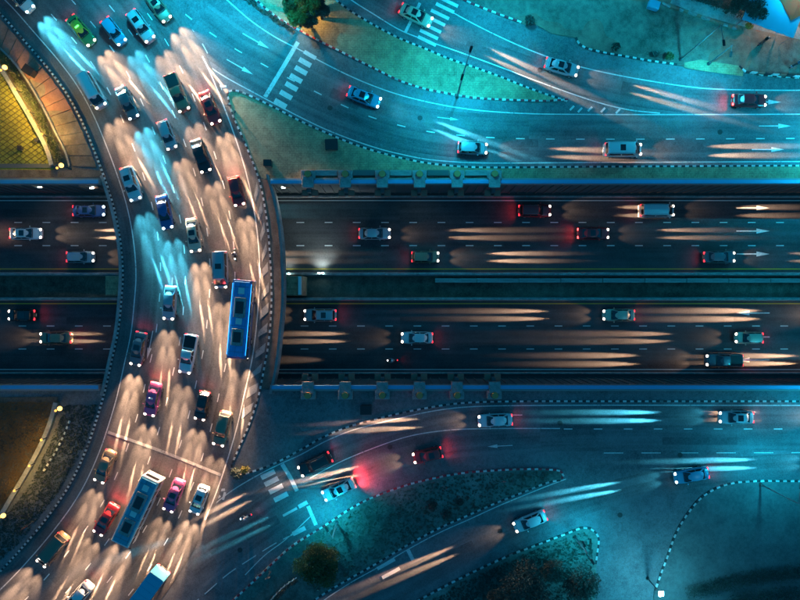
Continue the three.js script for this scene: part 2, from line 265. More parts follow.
// ───────── curved road ─────────
const curved = struct(mesh('curved_road', ribbon(leftKerb, 0.05, -18.6, 0.016), M.asphaltRun));
{
  const sh = offset(leftKerb, -17.9).filter((p) => p[1] > W(0, 60)[1] && p[1] < W(0, 500)[1]);
  const rk = rightKerb;
  mesh('shoulder', flat([...inZ(offset(leftKerb, -17.5), W(0, 92)[1], W(0, 466)[1]), ...rk.slice().reverse()], 0.008), M.asphaltRun, curved);
}
const Y1 = 0.024;
const lineMark = (road, name, line, w, y = Y1, mat = M.paint) => mesh(name, ribbon(line, -w / 2, w / 2, y), mat, road);
lineMark(curved, 'edge_line', offset(leftKerb, -1.6), 0.14);
{
  const r = offset(leftKerb, -18.1);
  lineMark(curved, 'edge_line', r.filter((p) => p[1] > W(0, 56)[1] && p[1] < W(0, 520)[1]), 0.16);
}
function dashes(road, line, period, len, w, s0, y = Y1, until = 1e9) {
  const L = lengths(line), end = Math.min(until, L[L.length - 1] - len - 0.1);
  for (let s = s0; s < end; s += period) mesh('lane_dash', ribbon(part(line, s, s + len), -w / 2, w / 2, y), M.paint, road);
}
for (let k = 1; k < 5; k++) dashes(curved, offset(leftKerb, -1.6 - 3.3 * k), 4.1, 1.15, 0.13, 0.6 * k + 0.3);
dashes(curved, offset(leftKerb, -18.1), 4.1, 1.15, 0.13, 1.2, Y1, 33.5);
{ // stop line before the merge, hatching along the east shoulder
  const a = W(108, 432), b = W(221, 475); lineMark(curved, 'stop_line', smooth([a, W(165, 452.5), b]), 0.4, Y1 + 0.008, M.wornPaint);
  const inner = offset(leftKerb, -18.35), Li = lengths(inner), Lr = lengths(rightKerb);
  for (let s = 12.5; s < 44; s += 2.7) {
    const p = at(rightKerb, Lr, s), q = at(rightKerb, Lr, s + 1.25);
    const near = (o, up) => { let best = null, bd = 1e9; for (const r of inner) { const d = Math.hypot(r[0] - o.x, r[1] - (o.z + up)); if (d < bd) { bd = d; best = r; } } return best; };
    const u = near(p, 1.3), v = near(q, 1.3);
    if (Math.hypot(u[0] - p.x, u[1] - p.z) > 5) continue;
    mesh('hatch_stripe', flat([[p.x - 0.28, p.z], [u[0] + 0.1, u[1]], [v[0] + 0.1, v[1]], [q.x - 0.28, q.z]], Y1), M.wornPaint, curved);
  }
}
arrow(curved, 172, 292, -Math.PI / 2 - 0.02, 0.027, 0.8); arrow(curved, 150, 345, -Math.PI / 2 - 0.2, 0.027, 0.8); arrow(curved, 170, 95, -Math.PI / 2 + 0.35, 0.027, 0.8);

// ───────── kerbs ─────────
function kerb(line, side, dark, unit = 0.49, name = 'kerb') {
  const L = lengths(line), n = Math.floor(L[L.length - 1] / unit), a = [], b = [];
  for (let i = 0; i < n; i++) { const p = at(line, L, (i + 0.5) * unit); const g = box(unit * 0.97, 0.19, 0.24, 0, 0.075, 0); g.rotateY(p.turn + rr(-0.02, 0.02)); const nx = Math.sin(p.turn), nz = Math.cos(p.turn); g.translate(p.x + nx * side * 0.12 + rr(-0.008, 0.008), rr(-0.006, 0.006), p.z + nz * side * 0.12); const w = rnd() < 0.06 ? rr(0.25, 0.5) : rr(0.62, 1.05); g.setAttribute('color', new THREE.Float32BufferAttribute(new Float32Array(g.attributes.position.count * 3).fill(w), 3)); (i % 2 ? a : b).push(g); }
  const t = new THREE.Group(); t.name = numbered(name); scene.add(t); struct(t);
  stuff(mesh('white_kerb_stones', merge(a), M.stoneWhite, t)); stuff(mesh(dark === M.kerbRed ? 'red_kerb_stones' : 'black_kerb_stones', merge(b), dark === M.kerbRed ? M.stoneRed : M.stoneBlack, t));
  return t;
}
const K = (pts) => smooth(pts, 0.5);
kerb(leftKerb, 1, M.kerbBlack, 0.3); kerb(rightKerb, -1, M.kerbBlack, 0.42);
kerb(K(rampNorthLow), 1, M.kerbBlack); kerb(K(islandB_top), 1, M.kerbBlack, 0.45); kerb(K(islandB_low), 1, M.kerbRed);
kerb(K(plazaWest), -1, M.kerbRed, 0.6); kerb(K(plazaMid), -1, M.kerbBlack, 0.5); kerb(K(plazaEast), -1, M.kerbBlack, 0.6);
kerb(K(rampSouthTop), -1, M.kerbBlack); kerb(K(islandS_top), 1, M.kerbRed); kerb(K(islandS_low), 1, M.kerbBlack); kerb(K(pocket), 1, M.kerbBlack, 0.53); kerb(K(islandE), 1, M.kerbBlack, 0.5);

// ───────── islands and pavements ─────────
const isl = (name, pts, mat) => struct(mesh(name, slab(pts, -0.04, 0.13), mat));
{
  const top = K(rampNorthLow), rk = rightKerb.filter((p) => p[1] < W(0, 177)[1]);
  isl('pavement', [...rk.slice().reverse(), ...top.slice(1), [top[top.length - 1][0], ZN - 0.8], [parapetLine[0][0] - 0.4, ZN - 0.8]], M.pave);
  isl('traffic_island', [...K(islandB_top), ...K(islandB_low).slice(1)], M.pave);
  const f = (l) => K(l);
  isl('plaza', [...f(plazaWest), W(530, 22), W(552, 34), ...f(plazaMid), W(700, 68), W(725, 71), ...f(plazaEast), W(960, -120), W(440, -120)], M.plaza);
  const st = K(rampSouthTop), rk2 = rightKerb.filter((p) => p[1] > W(0, 391)[1]);
  isl('pavement', [...rk2, ...st.slice(1), [st[st.length - 1][0], ZS + 0.75], [parapetLine[parapetLine.length - 1][0] - 0.4, ZS + 0.75]], M.asphalt);
  isl('traffic_island', [...K(islandS_top), ...K(islandS_low).slice(1), W(250, 660)], M.grass);
  isl('traffic_island', [...K(pocket), W(590, 700), W(400, 700)], M.grass);
  isl('traffic_island', [...K(islandE), W(960, 760), W(640, 760)], M.verge);
}
// ───────── markings on the northern and southern roads ─────────
const YM = 0.010;
// streaked surfacing along the ramps, light trails and tyre wear in its colour; later repairs and iron covers
const runs = [[roadNorth, [[196, 22], [236, 51], [264, 66], [300, 87], [345, 107], [398, 125], [437, 132.5], [490, 137], [550, 138.5], [900, 138]], 3.05], [roadNorth, [[345, -15], [372, 2], [405, 21], [450, 40], [500, 58], [550, 75], [600, 88], [650, 97], [700, 101.5], [900, 102]], 1.55],
  [roadSouth, [[900, 428], [600, 428.5], [510, 431], [450, 436], [400, 447], [355, 463], [320, 479], [280, 503], [235, 535], [190, 570]], 3.0], [roadSouth, [[900, 464], [800, 466], [700, 474], [600, 497], [540, 517], [470, 549], [400, 585], [350, 612]], 1.7]];
for (const [road, pts, w] of runs) mesh('surfacing', ribbon(smooth(WP(pts)), -w, w, 0.004), M.runLight, road);
for (const [road, x, y, l, w, t] of [[roadNorth, 345, 99, 4.2, 1.3, -0.45], [roadNorth, 512, 143, 7, 1.1, 0], [roadNorth, 690, 147, 9, 1.2, 0], [roadNorth, 640, 90, 5, 1.4, -0.2], [roadNorth, 480, 50, 4, 1.2, -0.36], [roadSouth, 600, 418, 8, 1.3, 0], [roadSouth, 430, 440, 4, 1.5, 0.2], [roadSouth, 700, 441, 10, 1.0, 0], [roadSouth, 262, 528, 5, 1.2, 0.5], [roadSouth, 460, 551, 4, 1.2, 0.45]]) { const g = box(l, 0.003, w), m = mesh('repair_patch', g, M.patch, road); const [X, Z] = W(x, y); m.position.set(X, 0.0062, Z); m.rotation.y = t; const uv = g.attributes.uv; for (let i = 0; i < uv.count; i++) uv.setXY(i, uv.getX(i) * l, uv.getY(i) * w); }
for (const [road, x, y] of [[roadNorth, 420, 118], [roadNorth, 610, 146], [roadNorth, 720, 132], [roadNorth, 540, 70], [roadNorth, 330, 108], [roadSouth, 560, 423], [roadSouth, 390, 447], [roadSouth, 680, 455], [roadSouth, 500, 531], [roadSouth, 240, 550], [roadSouth, 620, 515]]) { const m = mesh('manhole_cover', cyl(0.34, 0.34, 0.012, 0, 0, 0, 18), M.iron, road); const [X, Z] = W(x, y); m.position.set(X, 0.006, Z); }
const mk = (road, name, pts, w) => lineMark(road, name, smooth(WP(pts)), w, YM);
mk(roadNorth, 'edge_line', [[215, -10], [227, 0], [250, 20], [275, 37], [302, 51], [320, 61], [350, 76], [375, 86.5], [400, 95], [437, 104], [475, 110], [525, 113.5], [600, 114.5], [900, 114]], 0.15);
mk(roadNorth, 'edge_line', [[203, 62], [222, 75], [262, 97], [300, 117], [325, 129], [350, 139], [380, 149], [400, 154], [425, 159], [450, 161.5], [475, 162.8], [600, 162.5], [900, 161]], 0.15);
mk(roadNorth, 'edge_line', [[335, -14], [350, -1], [375, 15], [400, 30], [425, 40], [462, 53], [500, 67], [550, 86], [600, 103], [630, 110], [660, 113.2]], 0.15);
mk(roadNorth, 'edge_line', [[440, 5], [470, 22], [520, 46], [560, 61], [600, 71.5], [650, 81], [700, 88], [750, 90], [900, 90]], 0.15);
dashes(roadNorth, smooth(WP([[160, -8], [190, 18], [212, 34], [237, 50], [264, 65], [290, 79], [316, 92], [342, 105], [371, 117], [398, 125], [431, 132], [490, 137.5], [550, 139], [900, 138]])), 4, 1.15, 0.14, 0.5, YM);
dashes(roadNorth, smooth(WP([[165, 5], [185, 22], [200, 40], [214, 66]])), 3.4, 1.5, 0.12, 0.4, YM);
function stripe(road, name, x, y, l, w, ang) { const g = box(l / 7.5, 0.006, w / 7.5); const m = mesh(name, g, M.paint, road); const [X, Z] = W(x, y); m.position.set(X, YM, Z); m.rotation.y = ang; }
mk(roadNorth, 'stop_line', [[298, 42], [282, 69], [265, 97]], 0.55);
for (const [x, y] of [[305, 62.5], [301, 70.5], [296, 78.5], [291.5, 86.5], [286, 95], [280.5, 103.5]]) stripe(roadNorth, 'crosswalk_stripe', x, y, 13.5, 5, -0.52);
stripe(roadNorth, 'crosswalk_stripe', 310, 55, 13.5, 4, -0.52);
arrow(roadNorth, 256, 41, -0.52, YM + 0.004, 0.85); arrow(roadNorth, 240, 67, -0.52, YM + 0.004, 0.85);
for (const [x, y] of [[765, 102], [775, 126], [768, 149.5]]) arrow(roadNorth, x, y, 0, YM + 0.004, 0.9);
arrow(roadNorth, 448, 118.5, -0.12, YM + 0.004, 0.6);
mk(roadNorth, 'stop_line', [[405, 33], [413, 17], [420, 3]], 0.4);
for (const [x, y] of [[449, 2], [445, 8], [440, 14.5], [436, 21], [432, 28], [429, 34.5], [427, 41]]) stripe(roadNorth, 'crosswalk_stripe', x, y, 20, 3.4, -0.45);
for (const [x, y] of [[572, 108], [580, 110], [590, 109], [603, 110], [618, 111]]) stripe(roadNorth, 'gore_mark', x, y, 6, 2, 0.8);
mk(roadNorth, 'gore_line', [[204, 62], [212, 76], [219, 90]], 0.14); stripe(roadNorth, 'gore_mark', 221, 86.5, 11, 2.2, 0.05); stripe(roadNorth, 'gore_mark', 220.6, 92, 8, 2.2, 1.5); stripe(roadNorth, 'gore_mark', 211, 72.5, 8, 2, -0.5);
// south
mk(roadSouth, 'edge_line', [[205, 512], [230, 492], [260, 474], [280, 464], [300, 455], [325, 441.5], [350, 431], [375, 424], [400, 418], [425, 412.5], [450, 408.5], [475, 406.5], [525, 405.5], [900, 405.5]], 0.14);
mk(roadSouth, 'edge_line', [[310, 478], [340, 462], [375, 447.5], [410, 436], [450, 430], [500, 428.5], [560, 428.5]], 0.13);
dashes(roadSouth, smooth(WP([[560, 429], [900, 429]])), 4, 1.15, 0.14, 0.5, YM); dashes(roadSouth, smooth(WP([[600, 453], [900, 452.5]])), 5, 2.6, 0.12, 0.5, YM);
mk(roadSouth, 'edge_line', [[566, 479], [550, 485], [520, 497], [495, 507.5], [470, 519], [445, 530], [425, 540], [400, 554], [375, 569], [350, 583], [318, 604]], 0.13);
mk(roadSouth, 'edge_line', [[245, 575], [265, 555], [285, 540], [311, 516]], 0.12);
dashes(roadSouth, smooth(WP([[165, 625], [200, 598], [228, 574], [252, 558], [276, 543], [300, 531]])), 3.2, 2.2, 0.13, 0.3, YM);
dashes(roadSouth, smooth(WP([[130, 600], [150, 574], [165, 556], [190, 527]])), 3, 1.4, 0.12, 0.3, YM); dashes(roadSouth, smooth(WP([[150, 600], [172, 574], [190, 548], [203, 525]])), 3, 1.2, 0.12, 0.9, YM);
mk(roadSouth, 'stop_line', [[282, 464], [290, 477], [297, 491]], 0.55); mk(roadSouth, 'stop_line', [[308, 506], [316, 525]], 0.5);
for (const [x, y] of [[268, 474.5], [271.5, 481.5], [276, 489], [281, 497]]) stripe(roadSouth, 'crosswalk_stripe', x, y, 15, 5, 0.46);
stripe(roadSouth, 'crosswalk_stripe', 299, 531, 14, 4.5, 0.46); stripe(roadSouth, 'crosswalk_stripe', 290, 512, 16, 2.5, 0.5); stripe(roadSouth, 'crosswalk_stripe', 303, 504.5, 10, 4, 0.5);
arrow(roadSouth, 508, 415, Math.PI, YM + 0.004, 0.8); arrow(roadSouth, 500, 446, Math.PI + 0.05, YM + 0.004, 0.7);
mk(roadSouth, 'stop_line', [[408, 550], [413, 560]], 0.5); for (const [x, y] of [[386, 564], [391, 573]]) stripe(roadSouth, 'crosswalk_stripe', x, y, 20, 3.5, 0.5);
mk(curved, 'gore_line', [[219, 488], [213, 497], [206, 508], [199, 520]], 0.16); for (const [x, y, a] of [[221, 490, 0.1], [217, 498, 0.6], [212, 505, 0.5], [224, 496, 1.3]]) stripe(roadSouth, 'gore_mark', x, y, 8, 2.4, a);

// ───────── piers along the underpass walls ─────────
function pierBlock(px, side, label) {
  const [x, z] = side < 0 ? W(px, 174.5, 1.0) : W(px, 395, 1.0);
  const t = thing('pier_block', label, 'pier', [x, 0, z], 0, side < 0 ? 'pier blocks along the north wall' : 'pier blocks along the south wall');
  mesh('block', rbox(1.9, 1.15, 1.15, 0.06, 0, 0.5, 0), M.concrete, t);
  mesh('saddle', rbox(1.5, 0.5, 1.5, 0.05, 0, 1.02, -side * 1.0), M.concrete, t);
  mesh('round_cap', cyl(0.42, 0.46, 0.55, 0, 1.32, 0, 20), M.brown, t); mesh('cap_ring', cyl(0.5, 0.52, 0.12, 0, 1.13, 0, 20), M.darkSteel, t);
  for (const s of [-1, 1]) mesh('bracket', rbox(0.85, 0.5, 0.9, 0.06, s * 0.66, -0.9, -side * 2.15), M.rust, t);
  mesh('bracket_web', box(0.5, 1.3, 0.7, 0, -0.25, -side * 1.85), M.darkConcrete, t);
}
const ordinal = ['first', 'second', 'third', 'fourth', 'fifth', 'sixth'];
[308, 345.3, 382.3, 419.5, 457, 494.5].forEach((x, i) => { pierBlock(x, -1, `${ordinal[i]} pier block from the bridge on the north underpass wall, brown round cap`); pierBlock(x, 1, `${ordinal[i]} pier block from the bridge on the south underpass wall, brown round cap`); });
// planter beams between the northern piers
[[326.5, 'between the first and second'], [364, 'between the second and third'], [401, 'between the third and fourth'], [438, 'between the fourth and fifth'], [476, 'between the fifth and sixth']].forEach(([px, w], i) => {
  const [x, z] = W(px, 173, 0.6); tag(mesh('tie_beam', rbox(2.9, 0.7, 0.75, 0.05, x, 0.42, z), i % 2 ? M.darkConcrete : M.concrete), `concrete tie beam ${w} north pier blocks`, 'beam', 'tie beams between the north piers');
});
// lamps fixed to the underpass walls and to the median barrier
function wallLamp(px, py, h, dz, label, cd, hot) {
  const [x, z] = W(px, py, h); const t = thing('wall_lamp', label, 'lamp', [x, h, z], 0, 'lamps in the underpass');
  mesh('mount', rbox(1.0, 0.2, 0.6, 0.05, 0.35, -0.16, -dz * 0.1), M.rust, t);
  mesh('lens', rbox(0.5, 0.16, 0.3, 0.05, 0, 0.06, dz * 0.1), hot ? M.ledGlow : M.whiteGlow, t);
  spot(t, 'lamp_light', WHITE, cd, [x, h + 0.05, z + dz * 0.4], [x, h - 1.0, z + dz * 3.2], 1.25, 0.9, 5);
}
wallLamp(283.5, 186.5, -1.6, 1, 'small white wall lamp by the bridge on the north underpass wall', 30);
wallLamp(419.5, 184.5, -1.4, 1, 'small white lamp under the fourth pier block of the north wall', 14);
wallLamp(40, 186, -1.6, 1, 'small white wall lamp at the left on the north underpass wall', 30);
wallLamp(92, 187, -1.6, 1, 'small white wall lamp left of the bridge on the north underpass wall', 30);
function floodLamp(px, py, label, cd) {
  const h = -5.5, [x, z] = W(px, py, h); const t = thing('flood_lamp', label, 'lamp', [x, h, z], 0, 'flood lamps on the median barrier');
  mesh('stand', box(0.1, 0.3, 0.1, 0, -0.05, 0), M.darkSteel, t);
  for (const s of [-1, 1]) { const l = mesh('lens', rbox(0.3, 0.22, 0.14, 0.04, s * 0.28, 0.22, -0.1), M.ledGlow, t); l.rotation.x = -0.5; }
  mesh('housing', rbox(1.0, 0.24, 0.18, 0.04, 0, 0.18, 0.08), M.darkSteel, t);
  spot(t, 'lamp_light', WHITE, cd, [x, h + 0.5, z - 0.35], [x, LOW, z - 4.5], 0.95, 0.9, 6);
}
floodLamp(321, 274.5, 'bright twin white flood lamp on the median barrier right of the bridge', 170);
floodLamp(287, 275, 'small white flood lamp on the median barrier against the bridge', 40);

// ───────── parks west of the curve ─────────
function strip(line, d0, d1, y0, y1) { const n = offset(line, d0), m = offset(line, d1).reverse(); return slab([...n, ...m], y0, y1); }
const wallNorth = smooth(WP([[-60, 25], [-20, 48], [0, 66], [10, 80], [20, 97], [30, 114], [41, 134], [50, 152], [54, 166]]), 0.5);
const wallSouth = smooth(WP([[58, 402], [53, 420], [46, 438], [37, 456], [27, 474], [14, 496], [0, 519], [-25, 552], [-60, 590]]), 0.5);
const innerNorth = smooth(WP([[-60, 0], [0, 48], [14, 62], [30, 84], [44, 108], [56, 132], [66, 152], [70, 166]]), 0.5);
{
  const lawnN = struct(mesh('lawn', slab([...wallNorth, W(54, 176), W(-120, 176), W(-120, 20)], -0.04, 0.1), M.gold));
  // grass-grid pavers: two crossing families of thin concrete ribs
  const bars = [], inside = (x, z) => { const p = wallNorth; let c = false; const poly = [...p, W(54, 170), W(-60, 170)]; for (let i = 0, j = poly.length - 1; i < poly.length; j = i++) if ((poly[i][1] > z) !== (poly[j][1] > z) && x < (poly[j][0] - poly[i][0]) * (z - poly[i][1]) / (poly[j][1] - poly[i][1]) + poly[i][0]) c = !c; return c; };
  for (const dir of [0.62, -0.62]) for (let k = -60; k < 60; k++) for (let u = -30; u < 30; u += 0.5) {
    const cx = -55, cz = -23, x = cx + Math.cos(dir) * u - Math.sin(dir) * k * 0.62, z = cz + Math.sin(dir) * u + Math.cos(dir) * k * 0.62;
    if (x < -63 || !inside(x, z) || z > W(0, 164)[1]) continue;
    const g = box(0.5, 0.05, 0.09); g.rotateY(-dir); g.translate(x, 0.108, z); bars.push(g);
  }
  const grid = std({ color: C3([0.085, 0.07, 0.018]), roughness: 0.9 });
  stuff(mesh('paver_ribs', merge(bars), grid, lawnN));
  const band = mesh('edging', box(12, 0.14, 0.55, W(20, 166)[0], 0.08, W(20, 166)[1]), M.darkConcrete, lawnN);
  struct(mesh('lawn', slab([...wallSouth, W(-120, 640), W(-120, 397), W(58, 397)], -0.04, 0.1), M.soil));
  const wl = thing('park_wall', 'low curved golden wall round the yellow green lawn', 'wall'); mesh('wall_body', sweep(wallNorth, [[-0.22, 0], [0.22, 0], [0.22, 0.55], [-0.22, 0.55]]), M.pave, wl); mesh('cap', sweep(wallNorth, [[-0.28, 0.55], [0.28, 0.55], [0.28, 0.64], [-0.28, 0.64]]), M.concrete, wl);
  const ws = thing('park_wall', 'low curved wall round the brown lawn at the lower left', 'wall'); mesh('wall_body', sweep(wallSouth, [[-0.22, 0], [0.22, 0], [0.22, 0.55], [-0.22, 0.55]]), M.pave, ws); mesh('cap', sweep(wallSouth, [[-0.28, 0.55], [0.28, 0.55], [0.28, 0.64], [-0.28, 0.64]]), M.concrete, ws);
  struct(mesh('hedge_bed', slab([...wallNorth.slice(4), ...innerNorth.slice().reverse()], -0.04, 0.07), M.soil));
  // paved bank between bed and curve: single slabs with open joints
  const bank = new THREE.Group(); bank.name = 'paved_bank'; scene.add(bank); struct(bank);
  const outer = offset(leftKerb, 0.62), Lo = lengths(outer), Li = lengths(innerNorth), n = 19;
  const s0 = 8, s1 = (() => { let b = 0, bd = 1e9; outer.forEach((p, i) => { const d = Math.abs(p[1] - W(0, 169)[1]); if (d < bd && p[0] < -35 && p[1] < 0) { bd = d; b = Lo[i]; } }); return b; })();
  for (let i = 0; i < n; i++) {
    const f = (q) => s0 + (s1 - s0) * q / n, g = (q) => 2 + (Li[Li.length - 1] - 2) * q / n;
    const a = at(outer, Lo, f(i) + 0.05), b = at(outer, Lo, f(i + 0.5)), c = at(outer, Lo, f(i + 1) - 0.05), e = at(innerNorth, Li, g(i + 1) - 0.05), h = at(innerNorth, Li, g(i + 0.5)), k = at(innerNorth, Li, g(i) + 0.05);
    mesh('slab', slab([a, b, c, e, h, k].map((p) => [p.x, p.z]), -0.04, 0.12 + rr(-0.025, 0.025)), M.plaza, bank);
  }
  mesh('bank_kerb', sweep(innerNorth, [[-0.12, 0], [0.12, 0], [0.12, 0.26], [-0.12, 0.26]]), M.concrete, bank);
  const foot = struct(mesh('pavement', slab([W(70, 167), W(102, 171), W(106, 177.5), W(-120, 177.5), W(-120, 170), W(54, 170)], -0.04, 0.115), M.plaza));
  const bs = smooth(WP([[72, 418], [66, 433], [58, 450], [50, 463], [42, 476]]), 0.5); kerb(bs, 1, M.kerbBlack, 0.4);
}
function parkLamp(px, py, big, label, k = py > 300 ? 0.4 : 1.5) {
  const hp = big ? 2.2 : 1.1, [x, z] = W(px, py, hp + 0.8); const t = thing('park_lamp', label, 'lamp', [x, 0.62, z], 0, 'golden globe lamps on the park walls');
  const r = big ? 0.3 : 0.15;
  mesh('post', cyl(0.05, 0.07, hp, 0, hp / 2, 0), M.darkSteel, t);
  const gl = new THREE.SphereGeometry(r, 16, 12); gl.translate(0, hp + r * 0.8, 0); mesh('globe', gl, big ? M.goldHot : M.goldGlow, t);
  if (big) { const g2 = new THREE.SphereGeometry(0.15, 12, 10); g2.translate(-0.62, hp + 0.1, 0.3); mesh('globe', g2, M.goldGlow, t); mesh('arm', bar([0, hp - 0.1, 0], [-0.62, hp, 0.3], 0.03, 0.03), M.darkSteel, t); }
  point(t, 'lamp_light', GOLD, (big ? 330 : 70) * k, [0, hp + r * 0.8, 0], big ? 14 : 7);
}
parkLamp(5, 67.5, true, 'large golden globe lamp on the lawn wall at the left edge');
parkLamp(14.5, 89, false, 'first small globe lamp below the large one on the lawn wall');
parkLamp(28, 111, false, 'second small globe lamp below the large one on the lawn wall');
parkLamp(41.5, 134, false, 'third small globe lamp below the large one on the lawn wall');
parkLamp(61.5, 165.5, true, 'large golden globe lamp at the lower end of the lawn wall');
parkLamp(60, 408.5, true, 'large golden globe lamp at the upper end of the brown lawn wall');
parkLamp(41, 440, false, 'small globe lamp highest on the brown lawn wall');
parkLamp(29, 466, false, 'small globe lamp in the middle of the brown lawn wall');
parkLamp(14, 491, false, 'small globe lamp lowest on the brown lawn wall');
parkLamp(3.5, 515.5, true, 'large golden globe lamp on the brown lawn wall at the left edge');
parkLamp(305, 11, false, 'globe lamp hidden among the clump of trees at the top edge', 1);
parkLamp(-40, 120, true, 'golden globe lamp standing on the lawn beyond the left edge'); parkLamp(-30, 430, true, 'golden globe lamp standing on the brown lawn beyond the left edge');
// cabinets, bins and posts
function cabinet(px, py, turn, sx, sy, sz, label) {
  const [x, z] = W(px, py, sy); const t = thing('utility_cabinet', label, 'cabinet', [x, 0.1, z], turn);
  mesh('case', rbox(sx, sy, sz, 0.04, 0, sy / 2, 0), M.darkSteel, t); mesh('lid', rbox(sx + 0.1, 0.08, sz + 0.1, 0.03, 0, sy + 0.04, 0), M.black, t); mesh('door', box(sx * 0.8, sy * 0.8, 0.03, 0, sy * 0.48, sz / 2 + 0.01), M.steel, t);
}
cabinet(28, 70, -0.6, 1.3, 1.1, 1.0, 'dark square cabinet on the tan paved bank');
cabinet(267.5, 163, 0, 1.0, 0.9, 0.8, 'dark cabinet on the pavement at the bridge corner');
cabinet(331.5, 144.5, 0.05, 1.6, 0.6, 1.3, 'square dark drain box at the kerb of the north ramp');
cabinet(366, 410, 0, 1.4, 1.0, 1.1, 'dark cabinet on the asphalt triangle south of the piers');
cabinet(20, 148, 0, 0.5, 0.5, 0.5, 'small dark box standing on the yellow green lawn'); cabinet(37, 140, 0.4, 0.5, 0.5, 0.45, 'small grey box on the lawn near the wall');
function post(px, py, h, lean, label, orange) {
  const [x, z] = W(px, py); const t = thing('sign_post', label, 'post', [x, 0, z]);
  mesh('pole', bar([0, 0, 0], [0, h, 0], 0.06, 0.05), M.steel, t); mesh('foot', cyl(0.16, 0.2, 0.15, 0, 0.15, 0), M.darkConcrete, t);
  const p = mesh('plate', rbox(0.7, 0.5, 0.05, 0.02, 0, h - 0.35, 0.07), orange ? M.orange : M.steel, t); p.rotation.y = lean;
}
post(93, 415, 3.2, 0.5, 'slim steel sign post beside the curve below the bridge'); post(66, 470, 2.2, 0.6, 'short steel sign post beside the curve at lower left'); post(33, 522, 2.4, 0.6, 'sign post with orange plate beside the curve at lower left', true);
post(235, 112, 3.4, 0, 'slim sign post on the tip of the paved gore'); post(270, 572, 2, 0.4, 'short sign post on the island left of the round tree'); post(502, 478, 1.8, 0.2, 'short sign post on the long grass island');

// ───────── street lamps ─────────
function streetLamp(px, py, h, arms, cd, label, color = TEAL, heads = 1, spread = 1.3) {
  const [x, z] = W(px, py); const t = thing('street_lamp', label, 'street lamp', [x, 0, z], 0, 'street lamps');
  mesh('base', cyl(0.2, 0.26, 0.5, 0, 0.3, 0), M.darkConcrete, t);
  mesh('pole', bar([0, 0.3, 0], [0, h, 0], 0.11, 0.07, 10), M.steel, t);
  for (const [dx, dz] of arms) {
    const l = Math.hypot(dx, dz), ux = dx / l, uz = dz / l;
    mesh('arm', bar([0, h - 0.1, 0], [dx, h + 0.25, dz], 0.05, 0.04), M.steel, t);
    const hd = mesh('lamp_head', rbox(0.75, 0.14, 0.3, 0.05), M.darkSteel, t); hd.position.set(dx, h + 0.24, dz); hd.rotation.y = Math.atan2(-uz, ux);
    mesh('lens', box(0.5, 0.03, 0.2, 0, -0.085, 0), M.tealGlow, hd);
    spot(t, 'lamp_light', color, cd, [x + dx, h + 0.1, z + dz], [x + dx * 1.6, 0, z + dz * 1.6], spread, 0.8, 8);
  }
}
const LAMP = 960;
streetLamp(457, 97, 11.5, [[-0.5, 1.6], [0.5, -1.6]], LAMP * 0.85, 'two armed street lamp near the tip of the long paved island');
streetLamp(680, 60, 10.5, [[0.2, 2.2]], LAMP * 1.0, 'street lamp at the plaza edge left of the pale driveway');
streetLamp(708, 64, 6, [[-0.3, 1.2]], LAMP * 0.12, 'shorter street lamp on the pale driveway');
streetLamp(263, -12, 12, [[-2.2, 2.8]], LAMP * 1.9, 'street lamp above the top edge over the slip road');
streetLamp(170, -40, 12, [[-1.5, 3.0]], LAMP * 1.5, 'street lamp above the top edge over the curved road');
streetLamp(505, -20, 12, [[-1, 3]], LAMP * 1.1, 'street lamp above the top edge over the crossing');
streetLamp(600, -25, 9, [[0, 1.5]], LAMP * 0.45, 'street lamp above the top edge of the plaza'); streetLamp(775, -10, 7, [[0.5, 1.5]], LAMP * 0.35, 'street lamp in the top right corner of the plaza');
streetLamp(337, 522, 5.6, [[-0.7, -1.2]], 420, 'short street lamp on the island above the round tree');
streetLamp(575, 537, 5.7, [[-0.6, -1.4], [0.5, 0.8]], 160, 'two armed street lamp on the corner of the dark planted island');
streetLamp(760, 484, 8, [[0.1, -2.2]], 420, 'street lamp on the top kerb of the right hand grass island');
streetLamp(860, 396, 11, [[-2, 2]], 900, 'street lamp beyond the right edge over the south road', TEAL, 1, 1.3);
streetLamp(870, 170, 11, [[-2, -3]], 2600, 'street lamp beyond the right edge over the north ramp', TEAL, 1, 1.3);
streetLamp(620, 640, 11, [[0, -2.5]], 300, 'street lamp beyond the bottom edge on the southern road', TEAL, 1, 1.3);
// flood lamp seen from above
{
  const [x, z] = W(661.5, 594, 4.4); const t = thing('flood_lamp', 'glaring blue white flood lamp at the bottom edge right of centre', 'flood lamp', [x, 0, z]);
  mesh('base', cyl(0.2, 0.26, 0.5, 0, 0.3, 0), M.darkConcrete, t); mesh('pole', bar([0, 0.3, 0], [0, 4.1, 0], 0.09, 0.07), M.steel, t);
  const hd = mesh('lamp_head', rbox(0.75, 0.2, 0.75, 0.05), M.darkSteel, t); hd.position.set(0, 4.2, 0); mesh('lens', rbox(0.62, 0.05, 0.62, 0.02, 0, 0.12, 0), M.ledGlow, hd);
  const g = new THREE.SphereGeometry(0.2, 14, 10); mesh('lens', g.translate(0, 3.95, 0.35), M.ledGlow, t);
  point(t, 'lamp_light', COOL, 130, [0, 4.9, 0], 15); point(t, 'lamp_light', COOL, 90, [0, 3.95, 0.35], 6);
}

